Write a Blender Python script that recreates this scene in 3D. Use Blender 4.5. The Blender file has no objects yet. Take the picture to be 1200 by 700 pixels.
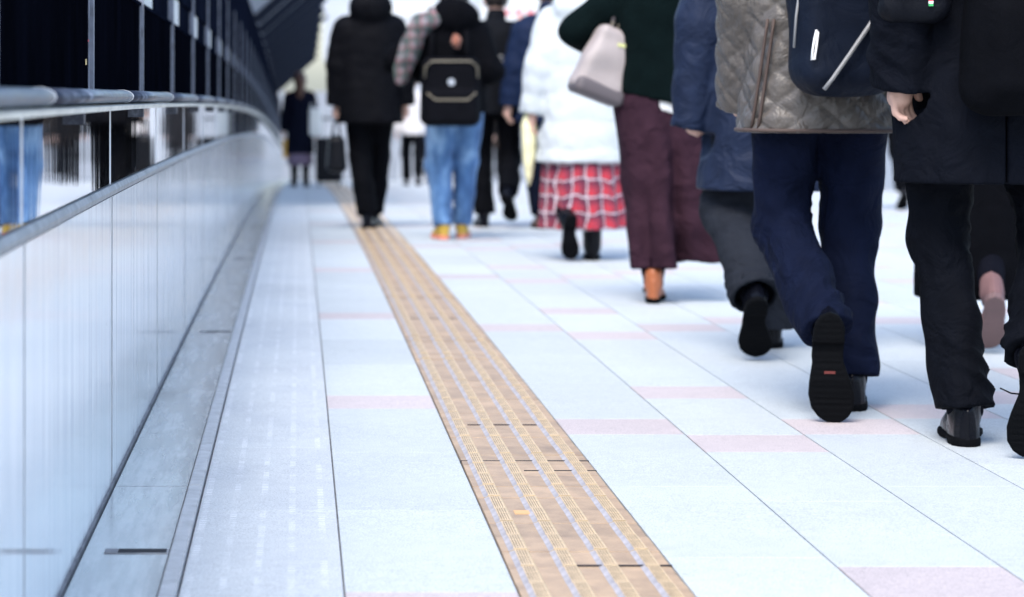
import bpy, math, random
import numpy as np
from mathutils import Matrix, Vector

# ------------------------------------------------------------------ camera / light
S = bpy.context.scene
C = S.collection
F_PX, CAM_H = 2790.0, 0.862
cam_d = bpy.data.cameras.new('camera'); cam = bpy.data.objects.new('camera', cam_d); C.objects.link(cam)
cam.location = (0, 0, CAM_H); cam.rotation_euler = (math.radians(90), 0, 0)
cam_d.sensor_width = 36; cam_d.lens = F_PX / 1200 * 36
cam_d.shift_x = 250 / 1200; cam_d.shift_y = -250 / 1200
cam_d.clip_start = 0.05; cam_d.clip_end = 6000
cam_d.dof.use_dof = True; cam_d.dof.focus_distance = 5.3; cam_d.dof.aperture_fstop = 3.9
S.camera = cam
SUN_EL, SUN_AZ = math.radians(54), math.radians(203)      # azimuth clockwise from +y: light from behind left
w = bpy.data.worlds.new('World'); S.world = w; w.use_nodes = True
nt = w.node_tree; bg = nt.nodes['Background']
sky = nt.nodes.new('ShaderNodeTexSky'); sky.sky_type = 'NISHITA'; sky.sun_disc = False
sky.sun_elevation = SUN_EL; sky.sun_rotation = SUN_AZ
sky.air_density = 1.0; sky.dust_density = 2.0; sky.ozone_density = 1.0
nt.links.new(sky.outputs[0], bg.inputs[0]); bg.inputs[1].default_value = 0.15
sd = bpy.data.lights.new('sun', 'SUN'); sd.energy = 1.2; sd.angle = math.radians(28); sd.color = (1, .965, .92)
sun = bpy.data.objects.new('sun', sd); C.objects.link(sun); sun.location = (-20, -15, 30)
sdir = Vector((math.sin(SUN_AZ) * math.cos(SUN_EL), math.cos(SUN_AZ) * math.cos(SUN_EL), math.sin(SUN_EL)))
sun.rotation_euler = sdir.to_track_quat('Z', 'Y').to_euler()
S.view_settings.view_transform = 'Standard'; S.view_settings.look = 'None'
S.view_settings.exposure = 1.48; S.view_settings.gamma = 1
random.seed(7)

# ------------------------------------------------------------------ materials
def mat(name, col, rough=.6, metal=0, spec=.5, coat=0, sheen=0, var=0, vscale=8, bump=0, bscale=200, bstretch=(1, 1, 1), colfn=None):
    m = bpy.data.materials.new(name); m.use_nodes = True
    n = m.node_tree; b = n.nodes['Principled BSDF']
    b.inputs['Base Color'].default_value = (*col, 1); b.inputs['Roughness'].default_value = rough
    b.inputs['Metallic'].default_value = metal; b.inputs['Specular IOR Level'].default_value = spec
    b.inputs['Coat Weight'].default_value = coat
    if sheen:
        b.inputs['Sheen Weight'].default_value = sheen; b.inputs['Sheen Roughness'].default_value = .5
    tc = n.nodes.new('ShaderNodeTexCoord')
    m['tc'] = tc.name
    if var:
        nz = n.nodes.new('ShaderNodeTexNoise'); nz.inputs['Scale'].default_value = vscale; nz.inputs['Detail'].default_value = 5
        n.links.new(tc.outputs['Object'], nz.inputs['Vector'])
        r = n.nodes.new('ShaderNodeValToRGB'); r.color_ramp.elements[0].position = .3; r.color_ramp.elements[1].position = .7
        r.color_ramp.elements[0].color = (*[c * (1 - var) for c in col], 1); r.color_ramp.elements[1].color = (*[min(1, c * (1 + var)) for c in col], 1)
        n.links.new(nz.outputs['Fac'], r.inputs[0]); n.links.new(r.outputs[0], b.inputs['Base Color'])
    if bump:
        mp = n.nodes.new('ShaderNodeMapping'); mp.inputs['Scale'].default_value = bstretch
        n.links.new(tc.outputs['Object'], mp.inputs[0])
        nb = n.nodes.new('ShaderNodeTexNoise'); nb.inputs['Scale'].default_value = bscale; nb.inputs['Detail'].default_value = 4
        n.links.new(mp.outputs[0], nb.inputs['Vector'])
        bp = n.nodes.new('ShaderNodeBump'); bp.inputs['Strength'].default_value = 1; bp.inputs['Distance'].default_value = bump
        n.links.new(nb.outputs['Fac'], bp.inputs['Height']); n.links.new(bp.outputs[0], b.inputs['Normal'])
    if colfn: colfn(n, b, tc)
    return m
def N(n, t, **kw):
    x = n.nodes.new('ShaderNode' + t)
    for k, v in kw.items(): setattr(x, k, v)
    return x
def ramp(n, src, stops, const=False):
    r = N(n, 'ValToRGB'); e = r.color_ramp.elements
    if const: r.color_ramp.interpolation = 'CONSTANT'
    while len(e) < len(stops): e.new(.5)
    for el, (p, c) in zip(e, stops): el.position = p; el.color = (*c, 1)
    n.links.new(src, r.inputs[0]); return r.outputs[0]
def mth(n, op, a, b=None, c=None):
    x = N(n, 'Math', operation=op)
    for i, v in enumerate((a, b, c)):
        if v is None: continue
        if isinstance(v, (int, float)): x.inputs[i].default_value = v
        else: n.links.new(v, x.inputs[i])
    return x.outputs[0]
def mixc(n, f, a, b, mode='MIX'):
    x = N(n, 'Mix', data_type='RGBA', blend_type=mode)
    for s, v in ((x.inputs[0], f), (x.inputs[6], a), (x.inputs[7], b)):
        if isinstance(v, (int, float)): s.default_value = v
        elif isinstance(v, tuple): s.default_value = (*v, 1)
        else: n.links.new(v, s)
    return x.outputs[2]
def noise(n, vec, scale, detail=4, stretch=None, rough=.5):
    if stretch:
        mp = N(n, 'Mapping'); mp.inputs['Scale'].default_value = stretch; n.links.new(vec, mp.inputs[0]); vec = mp.outputs[0]
    z = N(n, 'TexNoise'); z.inputs['Scale'].default_value = scale; z.inputs['Detail'].default_value = detail
    z.inputs['Roughness'].default_value = rough
    n.links.new(vec, z.inputs['Vector']); return z.outputs['Fac']
def bumpn(n, b, h, dist):
    bp = N(n, 'Bump'); bp.inputs['Strength'].default_value = 1; bp.inputs['Distance'].default_value = dist
    n.links.new(h, bp.inputs['Height']); n.links.new(bp.outputs[0], b.inputs['Normal'])

def granite(col, dashes=False):
    def fn(n, b, tc):
        geo = N(n, 'NewGeometry'); oi = N(n, 'ObjectInfo')
        P = geo.outputs['Position']
        sp = noise(n, P, 300, 3, None, .75); big = noise(n, P, 2.2, 4); mid = noise(n, P, 30, 4, None, .65)
        c = ramp(n, sp, [(.34, tuple(x * .6 for x in col)), (.5, col), (.68, tuple(min(1, x * 1.16) for x in col))])
        c = mixc(n, .35, c, ramp(n, big, [(.3, (.8, .8, .82)), (.7, (1, 1, 1))]), 'MULTIPLY')
        c = mixc(n, .25, c, ramp(n, mid, [(.35, (.72, .73, .76)), (.6, (1, 1, 1))]), 'MULTIPLY')
        rv = mth(n, 'MULTIPLY_ADD', oi.outputs['Random'], .11, .93)
        c = mixc(n, 1.0, c, N(n, 'CombineColor').outputs[0], 'MULTIPLY') if False else c
        vm = N(n, 'VectorMath', operation='SCALE'); n.links.new(c, vm.inputs[0]); n.links.new(rv, vm.inputs['Scale']); c = vm.outputs[0]
        hgt = noise(n, P, 160, 3)
        if dashes:
            sx = N(n, 'SeparateXYZ'); n.links.new(P, sx.inputs[0])
            fx = mth(n, 'FRACT', mth(n, 'DIVIDE', mth(n, 'ADD', sx.outputs[0], .2215), .0595))
            fy = mth(n, 'FRACT', mth(n, 'DIVIDE', sx.outputs[1], .021))
            mx = mth(n, 'LESS_THAN', mth(n, 'ABSOLUTE', mth(n, 'SUBTRACT', fx, .5)), .11)
            my = mth(n, 'LESS_THAN', mth(n, 'ABSOLUTE', mth(n, 'SUBTRACT', fy, .5)), .2)
            wear = ramp(n, noise(n, P, 9, 3), [(.42, (0, 0, 0)), (.62, (1, 1, 1))])
            k = mth(n, 'MULTIPLY', mth(n, 'MULTIPLY', mx, my), mth(n, 'MULTIPLY', wear, .55))
            c = mixc(n, k, c, (.82, .84, .86))
            stain = ramp(n, noise(n, P, 5, 5, (1, .5, 1)), [(.45, (1, 1, 1)), (.7, (.87, .88, .91))])
            c = mixc(n, .8, c, stain, 'MULTIPLY')
        n.links.new(c, b.inputs['Base Color'])
        bumpn(n, b, hgt, .0012)
    return fn
M = {}
M['tile'] = mat('tile_grey', (.52, .56, .585), .62, spec=.35, colfn=granite((.50, .54, .55)))
M['tile_dash'] = mat('tile_dashed', (.47, .49, .52), .62, spec=.35, colfn=granite((.53, .56, .57), True))
M['tile_pink'] = mat('tile_pink', (.52, .45, .47), .62, spec=.35, colfn=granite((.52, .462, .46)))
M['grout'] = mat('grout', (.14, .145, .155), .95, var=.4, vscale=20)

def tact(n, b, tc):
    geo = N(n, 'NewGeometry'); oi = N(n, 'ObjectInfo'); P = geo.outputs['Position']
    f1 = noise(n, P, 14, 5, None, .65); f2 = noise(n, P, 220, 3)
    c = ramp(n, f1, [(.3, (.30, .21, .135)), (.55, (.42, .295, .185)), (.72, (.50, .35, .215))])
    c = mixc(n, .25, c, ramp(n, f2, [(.35, (.6, .6, .6)), (.6, (1, 1, 1))]), 'MULTIPLY')
    rv = mth(n, 'MULTIPLY_ADD', oi.outputs['Random'], .26, .84)
    vm = N(n, 'VectorMath', operation='SCALE'); n.links.new(c, vm.inputs[0]); n.links.new(rv, vm.inputs['Scale'])
    n.links.new(vm.outputs[0], b.inputs['Base Color']); bumpn(n, b, f2, .0008)
M['tactile'] = mat('tactile_plate', (.35, .25, .16), .5, colfn=tact)
M['bar'] = mat('tactile_rib', (.56, .42, .25), .4, var=.25, vscale=60, bump=.0006, bscale=300)
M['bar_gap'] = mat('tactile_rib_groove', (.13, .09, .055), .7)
M['bar_flank'] = mat('tactile_flank_sky_sheen', (.36, .335, .345), .45, var=.3, vscale=40)  # left bar flanks only: sky reflection painted in as a pale colour
M['patch'] = mat('orange_patch', (.62, .36, .16), .6)

def panelwhite(n, b, tc):
    P = N(n, 'NewGeometry').outputs['Position']
    st = noise(n, P, 5, 5, (1, 6, .35), .6); st2 = noise(n, P, 3, 4, (1, 1.2, 1))
    c = ramp(n, st, [(.32, (.74, .79, .81)), (.5, (.88, .90, .90)), (.68, (.91, .92, .91))])
    c = mixc(n, .3, c, ramp(n, st2, [(.35, (.86, .88, .9)), (.65, (1, 1, 1))]), 'MULTIPLY')
    sp = noise(n, P, 60, 2, (1, 1, .5)); c = mixc(n, ramp(n, sp, [(.79, (0, 0, 0)), (.82, (1, 1, 1))]), c, (.2, .2, .22))
    n.links.new(c, b.inputs['Base Color'])
    bumpn(n, b, noise(n, P, 4, 3, (1, 4, .1)), .0016)
M['white_panel'] = mat('white_enamel_panel', (.78, .81, .84), .09, spec=1.0, colfn=panelwhite)
def mirr(n, b, tc):
    P = N(n, 'NewGeometry').outputs['Position']
    bumpn(n, b, noise(n, P, 5, 3, (1, 1.3, .05)), .00022)
    n.links.new(mth(n, 'MULTIPLY_ADD', noise(n, P, 9, 4), .03, .005), b.inputs['Roughness'])
M['mirror'] = mat('mirror_steel', (.9, .92, .95), .04, metal=1, colfn=mirr)
def ledgefn(n, b, tc):
    P = N(n, 'NewGeometry').outputs['Position']
    a = noise(n, P, 3.5, 6, (3, .7, 1), .65); f = noise(n, P, 200, 3); s = noise(n, P, 6, 5, (6, .5, 1), .6)
    c = ramp(n, a, [(.3, (.19, .20, .205)), (.5, (.31, .32, .325)), (.72, (.42, .43, .43))])
    c = mixc(n, .5, c, ramp(n, s, [(.42, (.34, .35, .38)), (.58, (1, 1, 1))]), 'MULTIPLY')
    c = mixc(n, .25, c, ramp(n, f, [(.35, (.6, .6, .6)), (.6, (1, 1, 1))]), 'MULTIPLY')
    n.links.new(c, b.inputs['Base Color'])
    n.links.new(mth(n, 'MULTIPLY_ADD', a, .26, .05), b.inputs['Roughness'])
    bumpn(n, b, noise(n, P, 6, 3, (1, .4, 1)), .0012)
M['ledge'] = mat('polished_ledge', (.36, .38, .41), .15, spec=.6, coat=0, colfn=ledgefn)
M['slot'] = mat('slot_black', (.012, .012, .016), .9)
M['kerb'] = mat('kerb_metal', (.36, .37, .38), .4, var=.2, vscale=30, bump=.001, bscale=150)
M['gasket'] = mat('gasket', (.2, .2, .21), .7, var=.4, vscale=20)
M['cap'] = mat('grey_trim', (.30, .31, .32), .55, var=.3, vscale=25, bump=.001, bscale=120)
def railfn(n, b, tc):
    P = N(n, 'NewGeometry').outputs['Position']
    d = noise(n, P, 22, 5, (1, .35, 1), .65)
    n.links.new(ramp(n, d, [(.44, (.012, .017, .035)), (.6, (.07, .085, .12)), (.76, (.32, .35, .42))]), b.inputs['Base Color'])
    n.links.new(mth(n, 'MULTIPLY_ADD', d, .5, .12), b.inputs['Roughness'])
M['rail'] = mat('handrail_dusty', (.06, .07, .1), .3, metal=.0, spec=.35, coat=.1, colfn=railfn)
M['rail_under'] = mat('rail_flange', (.66, .66, .58), .35, var=.2, vscale=15)
M['joint'] = mat('joint_pale', (.75, .76, .78), .4)
def dglass(n, b, tc):
    P = N(n, 'NewGeometry').outputs['Position']
    a = noise(n, P, 4, 5, (1, 2, .6), .6)
    n.links.new(ramp(n, a, [(.35, (.0015, .0018, .003)), (.7, (.003, .0036, .007))]), b.inputs['Base Color'])
M['darkglass'] = mat('dark_screen', (.004, .006, .014), .6, spec=0, colfn=dglass)
M['mullion'] = mat('mullion_grey', (.16, .18, .23), .5, var=.3, vscale=30)
M['fascia'] = mat('dark_fascia', (.006, .008, .016), .7, spec=0, var=.4, vscale=3)
M['rust'] = mat('orange_label', (.8, .62, .3), .6)
M['canopy'] = mat('canopy_slate', (.3, .33, .39), .7, spec=0.05, var=.25, vscale=3)
M['canopy_rib'] = mat('canopy_groove', (.018, .024, .042), .7, spec=.2)
M['pale'] = mat('pale_cladding', (.40, .43, .47), .6, var=.06, vscale=2)
M['palewhite'] = mat('sign_and_slit_white', (.58, .6, .6), .5)  # sign boards, and the panels painting brightness in the screen slit
M['signtext'] = mat('sign_text_grey', (.16, .19, .24), .6)
M['signred'] = mat('sign_text_red', (.6, .12, .14), .6)
M['signgreen'] = mat('sign_green', (.25, .45, .32), .6)
M['glass'] = mat('pane_glass', (.35, .42, .5), .08, spec=.6)
M['concrete'] = mat('concrete', (.45, .47, .49), .85, var=.12, vscale=.8)
M['groundm'] = mat('street_ground', (.2, .21, .22), .9, var=.25, vscale=.05)

# ------------------------------------------------------------------ object helpers
def obj(name, me, m=None, parent=None, loc=None, rot=None, mtx=None):
    o = bpy.data.objects.new(name, me)
    if m is not None and not me.materials:
        for q in (m if isinstance(m, (list, tuple)) else [m]): me.materials.append(q)
    C.objects.link(o)
    if parent: o.parent = parent
    if loc is not None: o.location = loc
    if rot is not None: o.rotation_euler = rot
    if mtx is not None: o.matrix_local = mtx
    return o
def tag(o, label=None, cat=None, group=None, kind=None):
    if label: o['label'] = label
    if cat: o['category'] = cat
    if group: o['group'] = group
    if kind: o['kind'] = kind
    return o
def empty(name, loc=(0, 0, 0), rz=0, **kw):
    o = bpy.data.objects.new(name, None); C.objects.link(o); o.location = loc; o.rotation_euler = (0, 0, rz)
    o.empty_display_size = .1
    return tag(o, **kw)
def mesh(name, v, f, mi=None, smooth=False):
    me = bpy.data.meshes.new(name); me.from_pydata([tuple(map(float, p)) for p in v], [], f)
    if mi is not None: me.polygons.foreach_set('material_index', mi)
    if smooth: me.polygons.foreach_set('use_smooth', [True] * len(me.polygons))
    me.update(); return me
class MB:
    def __init__(s): s.v = []; s.f = []; s.m = []
    def add(s, v, f, m=0):
        b = len(s.v); s.v += v; s.f += [tuple(i + b for i in q) for q in f]; s.m += [m] * len(f); return s
    def box(s, x0, x1, y0, y1, z0, z1, m=0, bev=0):
        if bev:
            v = []
            for (z, i) in ((z0, 0), (z1 - bev, 0), (z1, bev)):
                v += [(x0 + i, y0 + i, z), (x1 - i, y0 + i, z), (x1 - i, y1 - i, z), (x0 + i, y1 - i, z)]
            f = [(3, 2, 1, 0), (8, 9, 10, 11)]
            for r in (0, 4): f += [(r + a, r + (a + 1) % 4, r + 4 + (a + 1) % 4, r + 4 + a) for a in range(4)]
            return s.add(v, f, m)
        v = [(x0, y0, z0), (x1, y0, z0), (x1, y1, z0), (x0, y1, z0), (x0, y0, z1), (x1, y0, z1), (x1, y1, z1), (x0, y1, z1)]
        return s.add(v, [(3, 2, 1, 0), (4, 5, 6, 7), (0, 1, 5, 4), (1, 2, 6, 5), (2, 3, 7, 6), (3, 0, 4, 7)], m)
    def prism(s, prof, y0, y1, m=0):           # profile in xz, extruded in y (profile anticlockwise seen from -y)
        n = len(prof); v = [(x, y0, z) for x, z in prof] + [(x, y1, z) for x, z in prof]
        f = [tuple(range(n)), tuple(range(2 * n - 1, n - 1, -1))] + [(i + n, (i + 1) % n + n, (i + 1) % n, i)[::1] for i in range(n)]
        return s.add(v, f, m)
    def tube(s, pts, r, n=8, m=0, closed=False):
        pts = [Vector(p) for p in pts]; L = len(pts); b = []
        for i, p in enumerate(pts):
            d = (pts[min(i + 1, L - 1)] - pts[max(i - 1, 0)]).normalized()
            a = d.cross(Vector((0, 0, 1))) if abs(d.z) < .9 else d.cross(Vector((0, 1, 0)))
            a.normalize(); c = d.cross(a); rr = r[i] if isinstance(r, (list, tuple)) else r
            b += [tuple(p + (a * math.cos(t) + c * math.sin(t)) * rr) for t in [2 * math.pi * k / n for k in range(n)]]
        f = [(i * n + k, i * n + (k + 1) % n, (i + 1) * n + (k + 1) % n, (i + 1) * n + k) for i in range(L - 1) for k in range(n)]
        f += [tuple(range(n))[::-1], tuple((L - 1) * n + k for k in range(n))]
        return s.add(b, f, m)
    def mesh(s, name, smooth=False): return mesh(name, s.v, s.f, s.m, smooth)
def deck(y):
    K = .0005
    if y <= 0: return 0.0
    if y <= 37: return -K * y * y
    return -K * 37 * 37 - 2 * K * 37 * (y - 37)
def slope(y): return 0 if y <= 0 else -math.atan(2 * .0005 * min(y, 37))

# ------------------------------------------------------------------ setting: ground, deck, tiles
g = MB(); g.add([(-3000, -3000, -7), (3000, -3000, -7), (3000, 3000, -7), (-3000, 3000, -7)], [(0, 1, 2, 3)])
tag(obj('ground', g.mesh('ground'), M['groundm']), kind='structure')
DX0, DX1 = -.6, 7.4
ys = [-9 + i * 1.0 for i in range(96)]
v = []; f = []
for y in ys: v += [(DX0, y, deck(y) - .005), (DX1, y, deck(y) - .005), (DX0, y, deck(y) - .7), (DX1, y, deck(y) - .7)]
for i in range(len(ys) - 1):
    a = i * 4; b = a + 4
    f += [(a, a + 1, b + 1, b), (a + 2, b + 2, b + 3, a + 3), (a, b, b + 2, a + 2), (a + 1, a + 3, b + 3, b + 1)]
walk = tag(obj('walkway', mesh('walkway', v, f), M['grout']), kind='structure')

TW = .2985; X0 = .0785
def colx(c): return X0 + TW * (c - 1), X0 + TW * c
tmesh = {}
def tile_mesh(wd, ln, kind):
    k = (round(wd, 3), round(ln, 3), kind)
    if k not in tmesh:
        m = MB(); m.box(-wd / 2 + .0018, wd / 2 - .0018, -ln / 2 + .0009, ln / 2 - .0009, -.0045, 0, bev=.0008)
        tmesh[k] = m.mesh('tile'); tmesh[k].materials.append(M[kind])
    return tmesh[k]
tiles = []
PH = {1: [3.80], 3: [3.30], 4: [3.0, 4.02], 5: [3.30], 6: [3.60], 7: [3.90], 8: [3.60, 4.5], 9: [3.3], 10: [3.0, 4.02], 11: [3.3]}
for c in range(0, 25):
    if c == 2: continue
    x0, x1 = colx(c)
    if c == 0: x0 = -.206
    if c == 0:
        y = 5.77 - .885 * 16
        while y < 60: tiles.append((x0, x1, y, y + .885, 'tile_dash')); y += .885
        continue
    ph = sorted(PH.get(c, [3.0 + .3 * abs((c + 2) % 6 - 3)]))
    for n in range(-5, 20):
        st = ph[0] + 2.7 * n
        segs = [(p - ph[0], p - ph[0] + .29, 'tile_pink') for p in ph]
        cur = 0
        for i, sg in enumerate(segs):
            tiles.append((x0, x1, st + sg[0], st + sg[1], sg[2]))
            e = segs[i + 1][0] if i + 1 < len(segs) else 2.7
            gap = e - sg[1]; k = max(1, round(gap / .85))
            for j in range(k): tiles.append((x0, x1, st + sg[1] + gap * j / k, st + sg[1] + gap * (j + 1) / k, 'tile'))
def vis(t):
    x = (t[0] + t[1]) / 2; y0 = max(t[2], .5); y = (y0 + max(t[3], .6)) / 2
    px = 350 + F_PX * x / y; py = 100 + F_PX * (CAM_H - deck(y)) / y
    if t[3] < 3.7 or px < -150 or px > 1400: return 0
    return (t[3] - t[2]) * (t[1] - t[0]) / y ** 3
tiles.sort(key=vis, reverse=True)
rest = {'tile': MB(), 'tile_dash': MB(), 'tile_pink': MB()}
for i, t in enumerate(tiles):
    yc = (t[2] + t[3]) / 2
    if t[3] > 80 or t[2] < -8.5: continue
    if i < 300 and vis(t) > 0:
        obj('tile', tile_mesh(t[1] - t[0], t[3] - t[2], t[4]), None, walk, ((t[0] + t[1]) / 2, yc, deck(yc)), (slope(yc), 0, 0))
    else:
        a, b = t[2] + .001, t[3] - .001; x0, x1 = t[0] + .0018, t[1] - .0018
        rest[t[4]].add([(x0, a, deck(a)), (x1, a, deck(a)), (x1, b, deck(b)), (x0, b, deck(b)),
                        (x0, a, deck(a) - .0045), (x1, a, deck(a) - .0045), (x1, b, deck(b) - .0045), (x0, b, deck(b) - .0045)],
                       [(0, 1, 2, 3), (0, 4, 5, 1), (1, 5, 6, 2), (2, 6, 7, 3), (3, 7, 4, 0)])
allr = MB(); kinds = ['tile', 'tile_dash', 'tile_pink']
for i, k in enumerate(kinds): allr.add(rest[k].v, rest[k].f, i)
tag(obj('tile_field', allr.mesh('tile_field'), [M[k] for k in kinds], walk), kind='stuff')

# tactile paving: plates 0.3 x 0.15 with four ribbed bars
tp = empty('tactile_paving', (0, 0, 0), label='tan strip of ribbed tactile guide paving along the walkway', cat='tactile paving')
TX0, TX1 = colx(2); TL = .1495
pm = MB(); pm.box(-(TX1 - TX0) / 2 + .002, (TX1 - TX0) / 2 - .002, -TL / 2 + .0014, TL / 2 - .0014, -.0045, .001, bev=.0007)
pm = pm.mesh('tactile_plate'); pm.materials.append(M['tactile'])
bm_ = MB(); L2 = TL / 2 - .0012
hh = .0055
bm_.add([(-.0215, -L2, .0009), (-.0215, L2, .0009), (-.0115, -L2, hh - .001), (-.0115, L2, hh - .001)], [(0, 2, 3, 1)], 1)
bm_.add([(.0115, -L2, hh - .001), (.0115, L2, hh - .001), (.0165, -L2, .0009), (.0165, L2, .0009)], [(0, 2, 3, 1)], 0)
bm_.add([(-.0215, -L2, .0009), (-.0115, -L2, hh - .001), (.0115, -L2, hh - .001), (.0165, -L2, .0009)], [(0, 3, 2, 1)], 0)
bm_.add([(-.0215, L2, .0009), (-.0115, L2, hh - .001), (.0115, L2, hh - .001), (.0165, L2, .0009)], [(0, 1, 2, 3)], 0)
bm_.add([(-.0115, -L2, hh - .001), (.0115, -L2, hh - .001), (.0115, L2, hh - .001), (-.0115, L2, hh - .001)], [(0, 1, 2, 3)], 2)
for i in range(5): bm_.box(-.0115 + i * .0049, -.0115 + i * .0049 + .0030, -L2, L2, hh - .001, hh + .0008, 0)
bm_.box(-.0127, .0127, -L2, -L2 + .006, hh - .001, hh + .0013, 0)
bmesh_bar = bm_.mesh('tactile_bar')
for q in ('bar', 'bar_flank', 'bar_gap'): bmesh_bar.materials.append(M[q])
pats = MB(); patb = MB(); cnt = 0
y = 5.488 - TL * 12; rnd = random.Random(3)
y = 5.488 - TL * 60
while y < 62:
    yc = y + TL / 2; xc = (TX0 + TX1) / 2
    if y > 3.7 and cnt < 75:
        lift = rnd.uniform(-.0008, .0012)
        t = obj('tactile_tile', pm, None, tp, (xc, yc, deck(yc) + lift), (slope(yc) + rnd.uniform(-.006, .006), rnd.uniform(-.003, .003), 0))
        for k in range(4): obj('bar', bmesh_bar, None, t, (-.1125 + .075 * k, 0, .0002))
        cnt += 1
    else:
        z = deck(yc)
        pats.add([(p[0] + xc, p[1] * 1 + yc, p[2] + z) for p in [tuple(q.co) for q in pm.vertices]], [tuple(q.vertices) for q in pm.polygons])
        for k in range(4):
            x = xc - .1125 + .075 * k
            patb.add([(x - .0215, y, z + .001), (x - .0125, y, z + hh), (x + .0115, y, z + hh), (x + .02, y, z + .001),
                      (x - .0215, y + TL, z + .001), (x - .0125, y + TL, z + hh), (x + .0115, y + TL, z + hh), (x + .02, y + TL, z + .001)],
                     [(1, 2, 6, 5), (2, 3, 7, 6)], 0)
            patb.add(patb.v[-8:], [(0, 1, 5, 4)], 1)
    y += TL
tag(obj('tactile_tile_row', pats.mesh('tr'), M['tactile'], tp), kind='stuff')
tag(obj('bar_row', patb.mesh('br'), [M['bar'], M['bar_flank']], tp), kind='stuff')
# open cracks between plates, as dark slots (shadow gaps)
for py, x0, x1 in ((541, 0, 1), (552.5, .45, 1), (498.5, .2, .8), (664, .35, 1), (373, .1, .8)):
    z = F_PX * CAM_H / (py - 100); z = F_PX * (CAM_H + .0005 * z * z) / (py - 100)
    m = MB(); m.box(TX0 + (TX1 - TX0) * x0, TX0 + (TX1 - TX0) * x1, z - .0035, z + .0035, -.004, .0028)
    obj('open_joint', m.mesh('open_joint'), M['slot'], tp, (0, 0, deck(z)))
m = MB(); m.box(.405 + .035, .405 + .075, 4.84, 4.88, 0, .0026)
obj('repair_patch', m.mesh('patch'), M['patch'], tp, (0, 0, deck(4.8)))

# ------------------------------------------------------------------ left parapet, handrail, screens, canopy
SEG, Z0 = 1.65, 3.51
par = empty('parapet_wall', (-.42, 3.5, 0), label='glossy white parapet with polished steel band along the left edge', cat='wall')
par.location = (0, 0, 0)
XW = -.405
def shared(fn):
    m = MB(); r = fn(m); return m.mesh('part')
wp = shared(lambda m: m.box(XW - .04, XW, .003, SEG - .003, .0145, .634))
mp_ = shared(lambda m: m.box(XW - .035, XW - .004, .003, SEG - .003, .662, .86))
cp = shared(lambda m: m.prism([(XW - .04, .638), (XW + .004, .638), (XW + .006, .648), (XW + .001, .658), (XW - .04, .658)], 0, SEG))
gk = shared(lambda m: m.box(XW - .03, XW + .004, 0, SEG, -.004, .0135))
jt = shared(lambda m: m.box(XW - .034, XW - .0025, -.0035, .0035, .66, .82))
sm_ = shared(lambda m: m.box(XW - .03, XW + .0012, -.0025, .0025, .016, .633))
lg = shared(lambda m: m.box(XW + .007, -.2405, .002, SEG - .002, -.004, .006, bev=.001))
kb = shared(lambda m: m.box(-.239, -.208, .001, SEG - .001, -.004, .009, bev=.003))
bk = shared(lambda m: m.box(-.62, XW - .045, 0, SEG, -.3, .80))
hr = empty('handrail', (0, 0, 0), label='dusty dark handrail with cream lower flange on the left parapet', cat='handrail')
def railmesh():
    m = MB(); n = 14; prof = [(-.385 + .027 * math.cos(t), .8505 + .0145 * math.sin(t)) for t in [2 * math.pi * i / n for i in range(n)]]
    m.prism(prof, 0, SEG); me = m.mesh('rail'); 
    for p in me.polygons: p.use_smooth = len(p.vertices) == 4
    return me
rl = railmesh()
rf_ = shared(lambda m: m.prism([(-.40, .823), (-.364, .823), (-.361, .832), (-.368, .8345), (-.40, .8345)], .001, SEG - .001))
rj = MB(); n = 14
rj.prism([(-.385 + .0278 * math.cos(2 * math.pi * i / n), .8505 + .0153 * math.sin(2 * math.pi * i / n)) for i in range(n)], -.004, .004); rj = rj.mesh('rj')
rb_ = shared(lambda m: m.box(XW - .02, -.39, SEG * .5 - .02, SEG * .5 + .02, .80, .826))
scr = empty('window_screen', (0, 0, 0), label='row of dark screen panels between grey mullions above the handrail', cat='screen')
XS = -.448
dg = shared(lambda m: m.box(XS - .02, XS - .005, .012, SEG - .012, .864, 1.112))
mu = shared(lambda m: m.box(XS - .12, XS + .004, -.011, .011, .864, 1.52, bev=.002))
mu2 = shared(lambda m: m.box(XS - .03, XS - .002, -.045, -.035, .866, 1.11))
tr_ = shared(lambda m: m.box(XS - .03, XS - .001, .012, SEG - .012, 1.1125, 1.122))
vp = shared(lambda m: m.box(XS - .03, XS - .012, .012, .66, 1.1225, 1.2245))  # opaque pale panel painting the bright light in the slit beside each mullion
vd = shared(lambda m: m.box(XS - .035, XS - .016, .661, SEG - .012, 1.1225, 1.2245))
mus = shared(lambda m: m.box(XS - .12, XS + .004, -.011, .011, .864, 1.125, bev=.002))
fs = shared(lambda m: m.box(XS - .05, XS - .004, .012, SEG - .012, 1.225, 1.52))
fs2 = shared(lambda m: m.box(XS - .05, XS - .004, .002, SEG - .002, 1.523, 1.95))
def seg(y): 
    z = deck(y); a = math.atan2(deck(y + SEG) - z, SEG); return (0, y, z), (a, 0, 0)
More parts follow.
